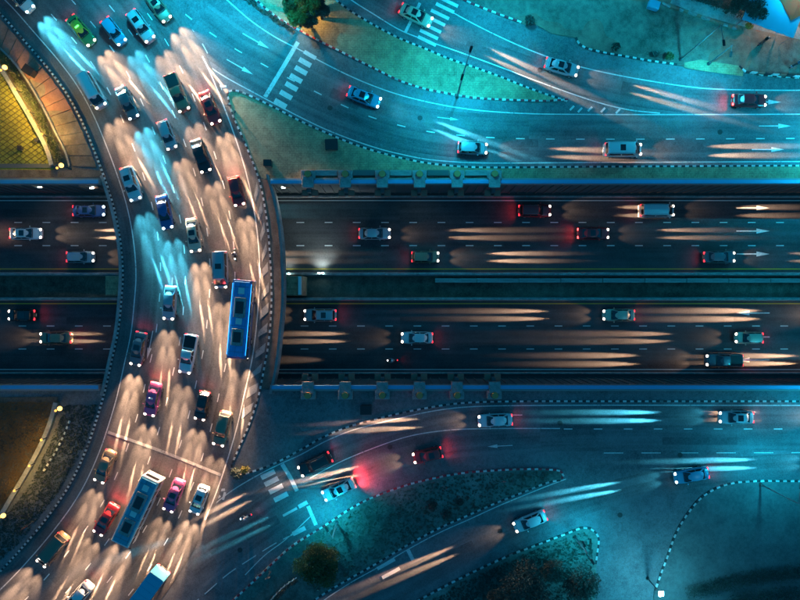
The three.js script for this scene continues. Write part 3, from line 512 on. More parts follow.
// ───────── trees, shrubs, hedges ─────────
const leafMats = [[0.075, 0.095, 0.02], [0.22, 0.19, 0.03], [0.075, 0.10, 0.07], [0.05, 0.068, 0.05]].map((c) => new THREE.MeshPhysicalMaterial({ color: C3(c), roughness: 0.9, transmission: 0.3, thickness: 0 }));
function crownGeo(blobs, leaves, size) {
  const pos = [], nor = [], q = new THREE.Quaternion(), e = new THREE.Euler(), v = new THREE.Vector3(), nn = new THREE.Vector3();
  const total = blobs.reduce((s, b) => s + b[3] ** 2, 0);
  for (const [bx, by, bz, br] of blobs) for (let i = 0; i < leaves * br * br / total; i++) {
    const u = rr(-1, 1), a = rr(0, 6.283), k = Math.pow(rnd(), 0.4) * br * rr(0.82, 1.12), s = Math.sqrt(1 - u * u), c = [bx + s * Math.cos(a) * k, by + u * k * 0.8, bz + s * Math.sin(a) * k];
    e.set(rr(-1.1, 1.1), rr(0, 6.28), rr(-1.1, 1.1)); q.setFromEuler(e); const l = size * rr(0.7, 1.3), w = l * 0.42; nn.set(0, 1, 0).applyQuaternion(q);
    const P = [[-l, 0, 0], [0, 0, w], [l, 0, 0], [0, 0, -w]].map(([x, y, z]) => v.set(x, y, z).applyQuaternion(q).toArray().map((t, k2) => t + c[k2]));
    for (const k2 of [0, 1, 2, 0, 2, 3]) { pos.push(...P[k2]); nor.push(nn.x, nn.y, nn.z); }
  }
  const g = new THREE.BufferGeometry(); g.setAttribute('position', new THREE.Float32BufferAttribute(pos, 3)); g.setAttribute('normal', new THREE.Float32BufferAttribute(nor, 3)); return g;
}
function tree(px, py, r, h, mat, label, leaves = 2600, base = 0.1) {
  const [x, z] = W(px, py, h * 0.7); const t = thing('tree', label, 'tree', [x, base, z]);
  const limbs = [bar([0, 0, 0], [0.1, h * 0.5, 0.05], 0.2, 0.12)], blobs = [];
  const n = 9; for (let i = 0; i < n; i++) { const a = i * 2.4, k = r * (i ? rr(0.35, 0.72) : 0), p = [Math.cos(a) * k, h * rr(0.6, 0.85), Math.sin(a) * k]; blobs.push([...p, r * rr(0.3, 0.5)]); limbs.push(bar([0.1, h * 0.45, 0.05], p, 0.07, 0.025, 5)); }
  mesh('trunk', merge(limbs), M.bark, t); mesh('crown', crownGeo(blobs, leaves, 0.16), mat, t);
}
tree(289, 3, 1.3, 4.2, leafMats[0], 'small green tree leftmost in the clump at the top edge', 1800);
tree(297, 16, 1.7, 4.4, leafMats[1], 'yellow green tree lowest in the clump at the top edge', 2400);
tree(308, 4, 1.6, 4.6, leafMats[1], 'yellow green tree in the middle of the clump at the top edge', 2200);
tree(319, 8, 1.5, 4.4, leafMats[3], 'dark green tree rightmost in the clump at the top edge', 2000);
tree(309, 19, 1.2, 3.4, leafMats[2], 'small dark tree beneath the clump at the top edge', 1500);
tree(317, 566, 2.9, 5.5, leafMats[0], 'round leafy tree on the island at the bottom left of centre', 5200);
tree(524, 590, 3.6, 5.5, leafMats[3], 'large dark tree at the bottom edge on the planted island', 5200);
tree(580, 585, 2.6, 4.5, leafMats[3], 'dark tree near the bottom right of the planted island', 3000);
tree(497, 605, 2.4, 4.5, leafMats[3], 'dark tree cut by the bottom edge at the left of the planted island', 2600);
tree(551, 570, 1.7, 3.6, leafMats[2], 'small dark tree between the two large ones on the planted island', 2000);
tree(757, 10, 1.6, 4, leafMats[3], 'dark tree beside the blue canopy in the top right', 2200); tree(737, 3, 1.3, 4, leafMats[3], 'dark tree at the top edge left of the blue canopy', 1800);
function shrub(px, py, r, h, mat, label, leaves = 500) {
  const [x, z] = W(px, py, h / 2); const t = thing('shrub', label, 'shrub', [x, 0.1, z]);
  const blobs = []; for (let i = 0; i < 5; i++) blobs.push([rr(-0.4, 0.4) * r, h * rr(0.4, 0.7), rr(-0.4, 0.4) * r, r * rr(0.5, 0.75)]);
  mesh('foliage', crownGeo(blobs, leaves, 0.11), mat, t); mesh('stem', merge([bar([0, 0, 0], [0, h * 0.6, 0], 0.04, 0.02, 5), bar([0, 0.1, 0], [0.2 * r, h * 0.6, 0.2 * r], 0.03, 0.015, 5)]), M.bark, t);
}
shrub(432, 506, 0.75, 1.1, leafMats[3], 'dark shrub leftmost of three on the long grass island'); shrub(447.5, 513, 0.65, 1, leafMats[3], 'dark shrub lowest of three on the long grass island'); shrub(459.5, 502.5, 0.65, 1, leafMats[3], 'dark shrub rightmost of three on the long grass island');
shrub(236, 474, 1.0, 1.4, leafMats[2], 'shrub on the corner between the curve and the south ramp', 900); shrub(246, 470, 0.7, 1.1, leafMats[1], 'small pale shrub right of the corner shrub by the south ramp');
shrub(530, 20, 0.9, 1.4, leafMats[3], 'dark shrub at the end of the red and white kerb', 800); shrub(616, 48, 0.7, 1, leafMats[3], 'dark shrub on the plaza near the curved kerb'); shrub(655, 55, 0.5, 0.8, leafMats[3], 'small shrub at the plaza kerb left of the lamp'); shrub(669, 56, 0.6, 1, leafMats[0], 'rounded shrub at the plaza kerb beside the lamp');
shrub(748, 27, 0.6, 1, leafMats[1], 'yellow green shrub at the end of the low wall');
function hedge(pts, w, h, mat, label, dens = 420) {
  const line = smooth(WP(pts), 0.5), t = thing('hedge', label, 'hedge'), blobs = line.map((p) => [p[0] + rr(-0.15, 0.15), 0.1 + h * 0.55, p[1] + rr(-0.15, 0.15), w * rr(0.42, 0.58)]);
  mesh('foliage', crownGeo(blobs, line.length * dens / 4, 0.1), mat, t);
  mesh('stems', merge(line.filter((p, i) => i % 2 === 0).map((p) => bar([p[0], 0.05, p[1]], [p[0], h * 0.6 + 0.1, p[1]], 0.03, 0.02, 5))), M.bark, t);
}
hedge([[-8, 49], [8, 62], [20, 80], [33, 101], [45, 124], [55, 146], [60, 158]], 1.25, 0.8, leafMats[0], 'dark hedge between the golden lawn wall and the paved bank');
hedge([[690, -3], [715, 6], [738, 16], [748, 22]], 1.5, 1.1, leafMats[3], 'hedge behind the low wall at the top right');
hedge([[247, 0], [262, 11], [279, 23], [292, 31]], 0.0001 + 0.7, 0.5, leafMats[3], 'low dark hedge along the red and white kerb at the top', 300);
hedge([[690, 590], [740, 578], [800, 570], [850, 565]], 2.2, 1.0, leafMats[3], 'broad dark hedge across the lower right grass island', 700);
hedge([[730, 600], [800, 592], [850, 588]], 2.6, 1.1, leafMats[3], 'second dark hedge at the bottom right edge', 700);
hedge([[272, 600], [283, 589], [297, 578]], 0.8, 0.7, leafMats[3], 'short hedge inside the low fence below the round tree', 380);
// grass tufts
function tufts(name, label, poly, count, h, mat, y = 0.12) {
  const b = []; for (let i = 0; i < 5; i++) { const a = i * 1.256 + 0.3, c = Math.cos(a), s = Math.sin(a); b.push(0.03 * -s, 0, 0.03 * c, 0.03 * s, 0, -0.03 * c, c * 0.14, h, s * 0.14); }
  const g = new THREE.BufferGeometry(); g.setAttribute('position', new THREE.Float32BufferAttribute(b, 3)); g.computeVertexNormals();
  const xs = poly.map((p) => p[0]), zs = poly.map((p) => p[1]), x0 = Math.min(...xs), x1 = Math.max(...xs), z0 = Math.min(...zs), z1 = Math.max(...zs), spots = [];
  const inside = (x, z) => { let c = false; for (let i = 0, j = poly.length - 1; i < poly.length; j = i++) if ((poly[i][1] > z) !== (poly[j][1] > z) && x < (poly[j][0] - poly[i][0]) * (z - poly[i][1]) / (poly[j][1] - poly[i][1]) + poly[i][0]) c = !c; return c; };
  let guard = 0; while (spots.length < count && guard++ < count * 8) { const x = rr(x0, x1), z = rr(z0, z1); if (inside(x, z)) spots.push([x, z]); }
  const im = new THREE.InstancedMesh(g, mat, spots.length), o = new THREE.Object3D(); spots.forEach(([x, z], i) => { o.position.set(x, y, z); o.rotation.y = rr(0, 6.28); const s = rr(0.6, 1.7); o.scale.set(s, s * rr(0.5, 1.2), s); o.updateMatrix(); im.setMatrixAt(i, o.matrix); });
  im.name = numbered(name); im.castShadow = im.receiveShadow = true; scene.add(im); stuff(im); tag(im, label, 'grass');
}
tufts('grass', 'rough grass on the long island below the south ramp', WP([[300, 545], [330, 524], [362, 505], [402, 489], [462, 475], [525, 471], [552, 472], [548, 480], [495, 501], [445, 523], [400, 546], [350, 575], [315, 592]]), 2200, 0.14, leafMats[2]);
tufts('grass', 'dark grass on the planted island at the bottom edge', WP([[430, 600], [470, 577], [540, 547], [583, 531], [592, 540], [590, 610], [440, 610]]), 3200, 0.18, leafMats[3]);
tufts('grass', 'dry grass on the slope between the lower left wall and the curve', WP([[66, 405], [98, 405], [85, 445], [60, 490], [20, 543], [-10, 570], [-10, 538], [30, 485], [52, 440]]), 3000, 0.15, leafMats[3], 0);
tufts('grass', 'short dry grass on the brown lawn at the lower left', WP([[-10, 402], [54, 402], [44, 436], [22, 478], [-10, 525]]), 3200, 0.1, std({ color: C3([0.13, 0.075, 0.03]), roughness: 1 }), 0.09);

// ───────── plaza furniture top right ─────────
{
  const line = smooth(WP([[652, -2], [664, 6], [690, 14], [715, 23], [742, 32]]), 0.5);
  const w = thing('low_wall', 'low broken brick edged wall across the plaza at top right', 'wall');
  const L = lengths(line); for (let s = 0.2; s < L[L.length - 1] - 0.6; s += 0.62) { const p = at(line, L, s + 0.3); const m = mesh('stone', rbox(0.58, 0.34 + rr(-0.06, 0.08), 0.32 + rr(-0.05, 0.05), 0.04), rnd() < 0.4 ? M.rust : M.concrete, w); m.position.set(p.x, 0.28, p.z); m.rotation.y = p.turn + rr(-0.08, 0.08); }
  const p2 = struct(mesh('path', ribbon(smooth(WP([[672, -2], [700, 9], [740, 20], [800, 34], [860, 46]])), -0.8, 0.8, 0.15), M.concrete));
  const [cx, cz] = W(776, 9, 3); const c = thing('canopy', 'large pale blue fabric canopy in the top right corner', 'canopy', [cx, 0.13, cz], -0.35);
  const roof = new THREE.PlaneGeometry(7, 5.2, 14, 10); roof.rotateX(-Math.PI / 2); const pp = roof.attributes.position; for (let i = 0; i < pp.count; i++) pp.setY(i, 2.6 + 0.35 * Math.cos(pp.getX(i) * 0.45) * Math.cos(pp.getZ(i) * 0.6) + 0.05 * Math.sin(pp.getX(i) * 4)); roof.computeVertexNormals();
  const cloth = std({ color: C3([0.06, 0.3, 0.42]), roughness: 0.7, side: THREE.DoubleSide }); mesh('cloth', roof, cloth, c);
  for (const [x, z] of [[-3.3, -2.4], [3.3, -2.4], [-3.3, 2.4], [3.3, 2.4]]) mesh('pole', bar([x, 0, z], [x, 2.55, z], 0.04, 0.04), M.steel, c);
  const [ox, oz] = W(796, 3, 3); const o = thing('market_tent', 'orange tent roof in the top right corner', 'tent', [ox, 0.13, oz], 0.5);
  const cone = new THREE.ConeGeometry(2.4, 0.9, 4); cone.rotateY(Math.PI / 4); cone.translate(0, 3.4, 0); mesh('roof', toCreasedNormals(cone.toNonIndexed(), 0.3), new THREE.MeshPhysicalMaterial({ color: C3([0.8, 0.12, 0.03]), roughness: 0.9, transmission: 0.45, thickness: 0 }), o); const bulb = new THREE.SphereGeometry(0.12, 12, 8); bulb.translate(0, 2.7, 0); mesh('bulb', bulb, M.goldGlow, o); point(o, 'lamp_light', WARM, 90, [0, 2.7, 0], 5); for (const [x, z] of [[-1.6, -1.6], [1.6, -1.6], [-1.6, 1.6], [1.6, 1.6]]) mesh('pole', bar([x, 0, z], [x, 3.0, z], 0.04, 0.04), M.steel, o);
  const [bx, bz] = W(654, 5, 1.2); const b = thing('tarp_stall', 'small pale blue covered stall at the end of the low wall', 'stall', [bx, 0.13, bz], -0.3);
  mesh('cover', rbox(1.5, 0.9, 1.1, 0.18, 0, 0.95, 0), M.blueTarp, b); mesh('frame', merge([bar([-0.6, 0, -0.4], [-0.6, 0.7, -0.4], 0.03, 0.03), bar([0.6, 0, -0.4], [0.6, 0.7, -0.4], 0.03, 0.03), bar([-0.6, 0, 0.4], [-0.6, 0.7, 0.4], 0.03, 0.03), bar([0.6, 0, 0.4], [0.6, 0.7, 0.4], 0.03, 0.03)]), M.steel, b);
  // slatted barrier along the eastern plaza kerb
  const f = thing('board_fence', 'low fence of red white and dark boards along the plaza kerb at right', 'fence');
  for (let i = 0; i < 9; i++) { const [x, z] = W(754 + i * 7.2, 72.5 + i * 0.62, 0.5); const m = mesh('board', rbox(0.86, 0.5, 0.12, 0.03), [M.kerbWhite, M.rust, M.darkSteel][i % 3], f); m.position.set(x, 0.45, z); m.rotation.y = -0.09; const q = mesh('post', box(0.1, 0.8, 0.1), M.darkSteel, f); q.position.set(x - 0.48, 0.5, z - 0.1); }
  const dr = struct(mesh('driveway', flat(WP([[684, 63], [700, 60], [738, 66], [743, 72], [742, 76.5], [700, 71], [684, 68]]), 0.145), M.pave));
  // low fence beneath the round tree
  const fl = smooth(WP([[270, 600], [283, 586], [297, 576]]), 0.5), LL = lengths(fl), lf = thing('picket_fence', 'low pale picket fence below the round tree', 'fence');
  mesh('rail', sweep(fl, [[-0.05, 0.5], [0.05, 0.5], [0.05, 0.6], [-0.05, 0.6]]), M.kerbWhite, lf); for (let s = 0.1; s < LL[LL.length - 1]; s += 0.7) { const p = at(fl, LL, s); mesh('picket', box(0.09, 0.75, 0.09, p.x, 0.42, p.z), M.kerbWhite, lf); }
}

// ───────── vehicles ─────────
// a body lofted along its length: stations [x, top, half-width]; section rounded at sill and shoulder
function loft(stations, yb) {
  const prof = [[0, 0], [0.78, 0], [0.93, 0.08], [1, 0.3], [1, 0.6], [0.965, 0.8], [0.88, 0.93], [0.7, 0.985], [0.35, 1.0], [0, 1.005]];
  const ring = [...prof, ...prof.slice(1, -1).reverse().map(([a, b]) => [-a, b])], m = ring.length, pos = [], idx = [];
  stations.forEach(([x, top, w]) => ring.forEach(([a, b]) => pos.push(x, yb + (top - yb) * b, a * w)));
  for (let i = 0; i < stations.length - 1; i++) for (let k = 0; k < m; k++) { const a = i * m + k, b = i * m + (k + 1) % m; idx.push(a, a + m, b, b, a + m, b + m); }
  for (const e of [0, stations.length - 1]) { const c = pos.length / 3, [x, top] = stations[e]; pos.push(x + (e ? -1 : 1) * -0.02, (yb + top) / 2, 0); for (let k = 0; k < m; k++) idx.push(c, e * m + k, e * m + (k + 1) % m); }
  const g = new THREE.BufferGeometry(); g.setAttribute('position', new THREE.Float32BufferAttribute(pos, 3)); g.setIndex(idx); return toCreasedNormals(g.toNonIndexed(), 0.75);
}
// cabin shell between a belt rectangle and a smaller roof rectangle with domed roof
function cabinGeo(c) {
  const { xf, xr, rf, rb, yb, yt, wb, wt } = c, pos = [], idx = [], nx = 8, nz = 8;
  const v = (x, y, z) => { pos.push(x, y, z); return pos.length / 3 - 1; };
  const roof = []; for (let i = 0; i <= nx; i++) { const row = []; for (let k = 0; k <= nz; k++) { const u = i / nx * 2 - 1, w = k / nz * 2 - 1; row.push(v((rf + rb) / 2 + (rf - rb) / 2 * u, yt - 0.05 * u * u * (u > 0 ? 1 : 0.8) - 0.055 * w * w, wt * w * (1 - 0.05 * u * u))); } roof.push(row); }
  for (let i = 0; i < nx; i++) for (let k = 0; k < nz; k++) idx.push(roof[i][k], roof[i][k + 1], roof[i + 1][k], roof[i + 1][k], roof[i][k + 1], roof[i + 1][k + 1]);
  const edge = []; for (let k = 0; k <= nz; k++) edge.push(roof[nx][k]); for (let i = nx - 1; i >= 0; i--) edge.push(roof[i][nz]); for (let k = nz - 1; k >= 0; k--) edge.push(roof[0][k]); for (let i = 1; i < nx; i++) edge.push(roof[i][0]);
  const low = edge.map((e) => { const x = pos[e * 3], z = pos[e * 3 + 2], u = (x - (rf + rb) / 2) / ((rf - rb) / 2); return v((xf + xr) / 2 + (xf - xr) / 2 * u, yb, Math.max(-1, Math.min(1, z / wt)) * wb * (1 - 0.1 * u ** 4)); });
  for (let i = 0; i < edge.length; i++) { const j = (i + 1) % edge.length; idx.push(edge[i], low[i], edge[j], edge[j], low[i], low[j]); }
  const g = new THREE.BufferGeometry(); g.setAttribute('position', new THREE.Float32BufferAttribute(pos, 3)); g.setIndex(idx); return toCreasedNormals(g.toNonIndexed(), 0.5);
}
function quad(a, b, c, d, out) { // pane with a little thickness, pushed out along its normal
  const A = new THREE.Vector3(...a), B = new THREE.Vector3(...b), Cc = new THREE.Vector3(...c), D = new THREE.Vector3(...d), n = B.clone().sub(A).cross(D.clone().sub(A)).normalize(); if (n.dot(new THREE.Vector3(...out)) < 0) n.negate();
  const P = [A, B, Cc, D].flatMap((p) => [p.clone().addScaledVector(n, 0.022)]).concat([A, B, Cc, D].map((p) => p.clone().addScaledVector(n, -0.02))), pos = [];
  for (const f of [[0, 1, 2], [0, 2, 3], [0, 4, 5], [0, 5, 1], [1, 5, 6], [1, 6, 2], [2, 6, 7], [2, 7, 3], [3, 7, 4], [3, 4, 0]]) for (const k of f) pos.push(...P[k].toArray());
  const g = new THREE.BufferGeometry(); g.setAttribute('position', new THREE.Float32BufferAttribute(pos, 3)); g.computeVertexNormals(); return g;
}
const KINDS = {
  sedan: { L: 4.5, W: 0.88, body: [[2.24, 0.62, 0.62], [2.12, 0.72, 0.74], [1.85, 0.78, 0.83], [1.3, 0.88, 0.88], [0.85, 0.95, 0.88], [0, 0.96, 0.88], [-1.0, 0.97, 0.88], [-1.6, 0.99, 0.86], [-2.05, 0.97, 0.8], [-2.2, 0.9, 0.74], [-2.26, 0.8, 0.66]], cab: { xf: 1.05, xr: -1.75, rf: 0.25, rb: -1.05, yb: 0.93, yt: 1.45, wb: 0.8, wt: 0.6 } },
  hatch: { L: 3.9, W: 0.85, body: [[1.95, 0.64, 0.6], [1.84, 0.74, 0.72], [1.6, 0.82, 0.81], [1.1, 0.92, 0.85], [0.7, 0.98, 0.85], [-0.8, 1.0, 0.85], [-1.6, 1.02, 0.82], [-1.86, 0.98, 0.75], [-1.95, 0.85, 0.66]], cab: { xf: 0.95, xr: -1.85, rf: 0.2, rb: -1.5, yb: 0.95, yt: 1.5, wb: 0.77, wt: 0.6 } },
  suv: { L: 4.6, W: 0.92, body: [[2.3, 0.78, 0.66], [2.18, 0.92, 0.8], [1.9, 1.0, 0.88], [1.2, 1.06, 0.92], [0.8, 1.1, 0.92], [-1.2, 1.12, 0.92], [-2.0, 1.12, 0.88], [-2.22, 1.06, 0.8], [-2.3, 0.9, 0.7]], cab: { xf: 1.05, xr: -2.15, rf: 0.4, rb: -1.85, yb: 1.06, yt: 1.76, wb: 0.84, wt: 0.68 } },
  van: { L: 4.9, W: 0.94, body: [[2.45, 0.8, 0.68], [2.34, 0.98, 0.82], [2.05, 1.1, 0.9], [1.6, 1.16, 0.94], [-1.8, 1.16, 0.94], [-2.3, 1.14, 0.9], [-2.45, 1.0, 0.8]], cab: { xf: 2.0, xr: -2.4, rf: 1.2, rb: -2.25, yb: 1.1, yt: 2.05, wb: 0.9, wt: 0.8 } },
  pickup: { L: 5.2, W: 0.92, body: [[2.6, 0.74, 0.68], [2.48, 0.9, 0.82], [2.1, 1.0, 0.9], [1.4, 1.06, 0.92], [0.9, 1.08, 0.92], [-0.6, 1.1, 0.92], [-2.3, 1.1, 0.92], [-2.55, 1.06, 0.86], [-2.6, 0.9, 0.8]], cab: { xf: 1.2, xr: -0.75, rf: 0.5, rb: -0.5, yb: 1.04, yt: 1.72, wb: 0.84, wt: 0.66 } },
};
const geoCache = {};
const lerp3 = (a, b, t) => a.map((v, i) => v + (b[i] - v) * t);
function carGeo(kind) {
  if (geoCache[kind]) return geoCache[kind];
  const K = KINDS[kind], c = K.cab, o = {};
  o.body = loft(K.body, 0.24); o.cabin = cabinGeo(c);
  const y0 = c.yb + 0.06, pf = (t, s, side) => [c.xf + (c.rf - c.xf) * t, c.yb + (c.yt - 0.1 - c.yb) * t, side * (c.wb + (c.wt - c.wb) * t) * s], pr = (t, s, side) => [c.xr + (c.rb - c.xr) * t, c.yb + (c.yt - 0.1 - c.yb) * t, side * (c.wb + (c.wt - c.wb) * t) * s];
  o.windshield = quad(pf(0.1, 0.86, -1), pf(0.1, 0.86, 1), pf(0.9, 0.86, 1), pf(0.9, 0.86, -1), [1, 1, 0]);
  o.rear = quad(pr(0.15, 0.82, -1), pr(0.15, 0.82, 1), pr(0.88, 0.84, 1), pr(0.88, 0.84, -1), [-1, 1, 0]);
  o.side = (side) => { const a = pf(0.16, 1, side), b = pf(0.9, 1, side), d = pr(0.16, 1, side), e = pr(0.9, 1, side), g = []; for (const [t0, t1] of [[0.1, 0.5], [0.54, 0.92]]) g.push(quad(lerp3(a, d, t0), lerp3(a, d, t1), lerp3(b, e, t1), lerp3(b, e, t0), [0, 0.3, side])); return g; };
  o.sides = { '-1': o.side(-1), 1: o.side(1) };
  const ft = K.body[1], bt = K.body[K.body.length - 2];
  o.head = new THREE.SphereGeometry(1, 12, 8); o.head.scale(0.2, 0.09, 0.2);
  o.tail = rbox(0.16, 0.2, 0.34, 0.04);
  o.headAt = [ft[0] - 0.06, ft[1] - 0.03, ft[2] * 0.74]; o.tailAt = [bt[0] - 0.02, bt[1] - 0.12, bt[2] * 0.76];
  const tyre = new THREE.CylinderGeometry(0.32, 0.32, 0.2, 20); tyre.rotateX(Math.PI / 2); o.tyre = tyre; const rim = new THREE.CylinderGeometry(0.2, 0.2, 0.22, 10); rim.rotateX(Math.PI / 2); o.rim = rim;
  o.mirror = rbox(0.14, 0.13, 0.2, 0.04); o.plate = box(0.04, 0.12, 0.4);
  const hx = c.xf + 0.03, hy = K.body.find((s) => s[0] < hx + 0.4); o.cowl = box(0.1, 0.03, K.W * 1.5);
  o.seam = box(0.025, 0.02, K.W * 1.62); o.wiper = box(0.03, 0.03, 0.55);
  return geoCache[kind] = o;
}
const paints = {};
function paint(c, rough = 0.35) { const k = c.join() + rough; return paints[k] ??= new THREE.MeshPhysicalMaterial({ color: C3(c), roughness: rough, metalness: 0.15, clearcoat: 0.6, clearcoatRoughness: 0.2 }); }
const COL = { white: [0.62, 0.62, 0.6], silver: [0.36, 0.37, 0.38], grey: [0.13, 0.135, 0.14], black: [0.016, 0.016, 0.018], red: [0.42, 0.02, 0.025], blue: [0.035, 0.09, 0.25], cyan: [0.05, 0.34, 0.48], brown: [0.2, 0.12, 0.07], pink: [0.5, 0.09, 0.22], green: [0.05, 0.22, 0.07], yellow: [0.62, 0.40, 0.03], cream: [0.55, 0.47, 0.33], bronze: [0.24, 0.17, 0.1] };
const HEAD_CD = 9000, TAIL_CD = 2.6;
// lights of one vehicle: low beams laid along the road, red lamps behind
function carLights(t, x, z, turn, level, hx, hy, hz, tx, ty, tz, o = {}) {
  const f = [Math.cos(turn), -Math.sin(turn)], r = [Math.sin(turn), Math.cos(turn)];
  const to = (a, y, b) => [x + f[0] * a + r[0] * b, level + y, z + f[1] * a + r[1] * b];
  const col = o.cool ? COOL : WARM, aim = rr(7.4, 10.4), bk = (o.beam ?? 1) * rr(0.75, 1.25);
  for (const s of [-1, 1]) {
    spot(t, 'headlight_beam', col, HEAD_CD * (o.low ? 0.05 : 0.009) * bk, to(hx + 0.22, hy, s * hz), to(hx + (o.low ? 14 : 6), 0, s * (hz + (o.low ? rr(-0.4, 1.2) : 0))), o.low ? 0.46 : 0.34, 1, 4);
    if (o.low) spot(t, 'headlight_beam', col, HEAD_CD * 0.33 * bk, to(hx + 0.22, hy, s * hz), to(hx + aim * 2, 0, s * (hz + rr(0, 0.6))), 0.19, 1, 4);
    spot(t, 'headlight_beam', col, HEAD_CD * (o.low ? 4 : 5.2) * bk, to(hx + 0.22, hy, s * hz), to(hx + aim * (o.low ? 1 : 1.5), 0, s * hz), o.low ? 0.026 : 0.034, 1, 4);
    spot(t, 'tail_light_glow', RED, TAIL_CD * (o.brake ?? 1), to(tx - 0.16, ty, s * tz), to(tx - 2.5, 0, s * tz), 1.25, 1, 6);
  }
}
function car(kind, color, x, z, turn, level, label, group, o = {}) {
  const g = carGeo(kind), K = KINDS[kind], t = thing(o.name || ({ sedan: 'sedan_car', hatch: 'hatchback_car', suv: 'sport_utility_car', van: 'passenger_van', pickup: 'pickup_truck' })[kind], label, kind === 'pickup' ? 'pickup' : kind === 'van' ? 'van' : 'car', [x, level, z], turn, group);
  const p = paint(color); mesh('body', g.body, p, t);
  const cab = mesh('cabin', g.cabin, o.roof ? paint(o.roof) : p, t); mesh('windshield', g.windshield, M.glass, cab); mesh('rear_window', g.rear, M.glass, cab);
  for (const s of [-1, 1]) for (const q of g.sides[s]) mesh('side_window', q, M.glass, cab);
  const c = K.cab;
  for (const s of [-1, 1]) {
    const h = mesh('headlight', g.head, o.cool ? M.headCool : M.headGlow, t); h.position.set(g.headAt[0], g.headAt[1], s * g.headAt[2]);
    const l = mesh('tail_light', g.tail, o.brake > 3 ? M.brakeGlow : M.tailGlow, t); l.position.set(g.tailAt[0], g.tailAt[1], s * g.tailAt[2]);
    const m = mesh('mirror', g.mirror, p, t); m.position.set(c.xf - 0.3, c.yb + 0.08, s * (K.W + 0.1));
    for (const wx of [K.L * 0.3, -K.L * 0.29]) { const w = mesh('wheel', g.tyre, M.rubber, t); w.position.set(wx, 0.32, s * (K.W - 0.09)); mesh('rim', g.rim, M.rim, w); }
  }
  const seam = (sx) => { const st = K.body; let i = 1; while (i < st.length - 1 && st[i][0] > sx) i++; const t2 = (sx - st[i - 1][0]) / (st[i][0] - st[i - 1][0]); const m = mesh('panel_gap', g.seam, M.black, t); m.position.set(sx, st[i - 1][1] + (st[i][1] - st[i - 1][1]) * t2 - 0.003, 0); };
  seam(K.L / 2 - 0.32); if (kind === 'sedan') { seam(c.xr - 0.08); }
  for (const s of [-1, 1]) { const wp = mesh('wiper', g.wiper, M.black, t); wp.position.set(c.xf - 0.02, c.yb + 0.085, s * 0.28); wp.rotation.y = 0.3; }
  if (o.sunroof ?? rnd() < 0.4) mesh('sunroof', rbox(0.7, 0.025, 0.8, 0.01, (c.rf + c.rb) / 2 + 0.15, c.yt - 0.004, 0), M.glass, cab);
  mesh('antenna', bar([c.rb + 0.15, c.yt - 0.03, 0], [c.rb - 0.1, c.yt + 0.25, 0], 0.012, 0.006, 5), M.black, cab);
  const cw = mesh('cowl', g.cowl, M.black, t); cw.position.set(c.xf + 0.02, c.yb + 0.045, 0);
  for (const pz of [1, -1]) { const pl = mesh('number_plate', g.plate, M.kerbWhite, t); pl.position.set(pz * (K.L / 2 + 0.005) , 0.5, 0); }
  if (kind === 'pickup') { mesh('cargo_bed', box(1.55, 0.05, 1.45, -1.62, 1.115, 0), M.black, t); for (const s of [-1, 1]) mesh('bed_rail', rbox(1.7, 0.1, 0.09, 0.03, -1.62, 1.13, s * 0.8), p, t); mesh('tailgate', rbox(0.09, 0.12, 1.6, 0.03, -2.48, 1.13, 0), p, t); }
  if (o.sign) { const s = mesh('roof_sign', rbox(0.18, 0.14, 0.55, 0.04), o.sign === 'green' ? M.greenGlow : M.kerbWhite, t); s.position.set(-0.25, c.yt + 0.06, 0); }
  if (kind === 'van' || kind === 'suv') for (const s of [-1, 1]) mesh('roof_rail', bar([c.rf - 0.2, c.yt + 0.03, s * c.wt * 0.86], [c.rb + 0.2, c.yt + 0.03, s * c.wt * 0.86], 0.022, 0.022, 6), M.steel, t);
  if (!o.dark) carLights(t, x, z, turn, level, g.headAt[0], g.headAt[1], g.headAt[2], g.tailAt[0], g.tailAt[1], g.tailAt[2], o);
  return t;
}
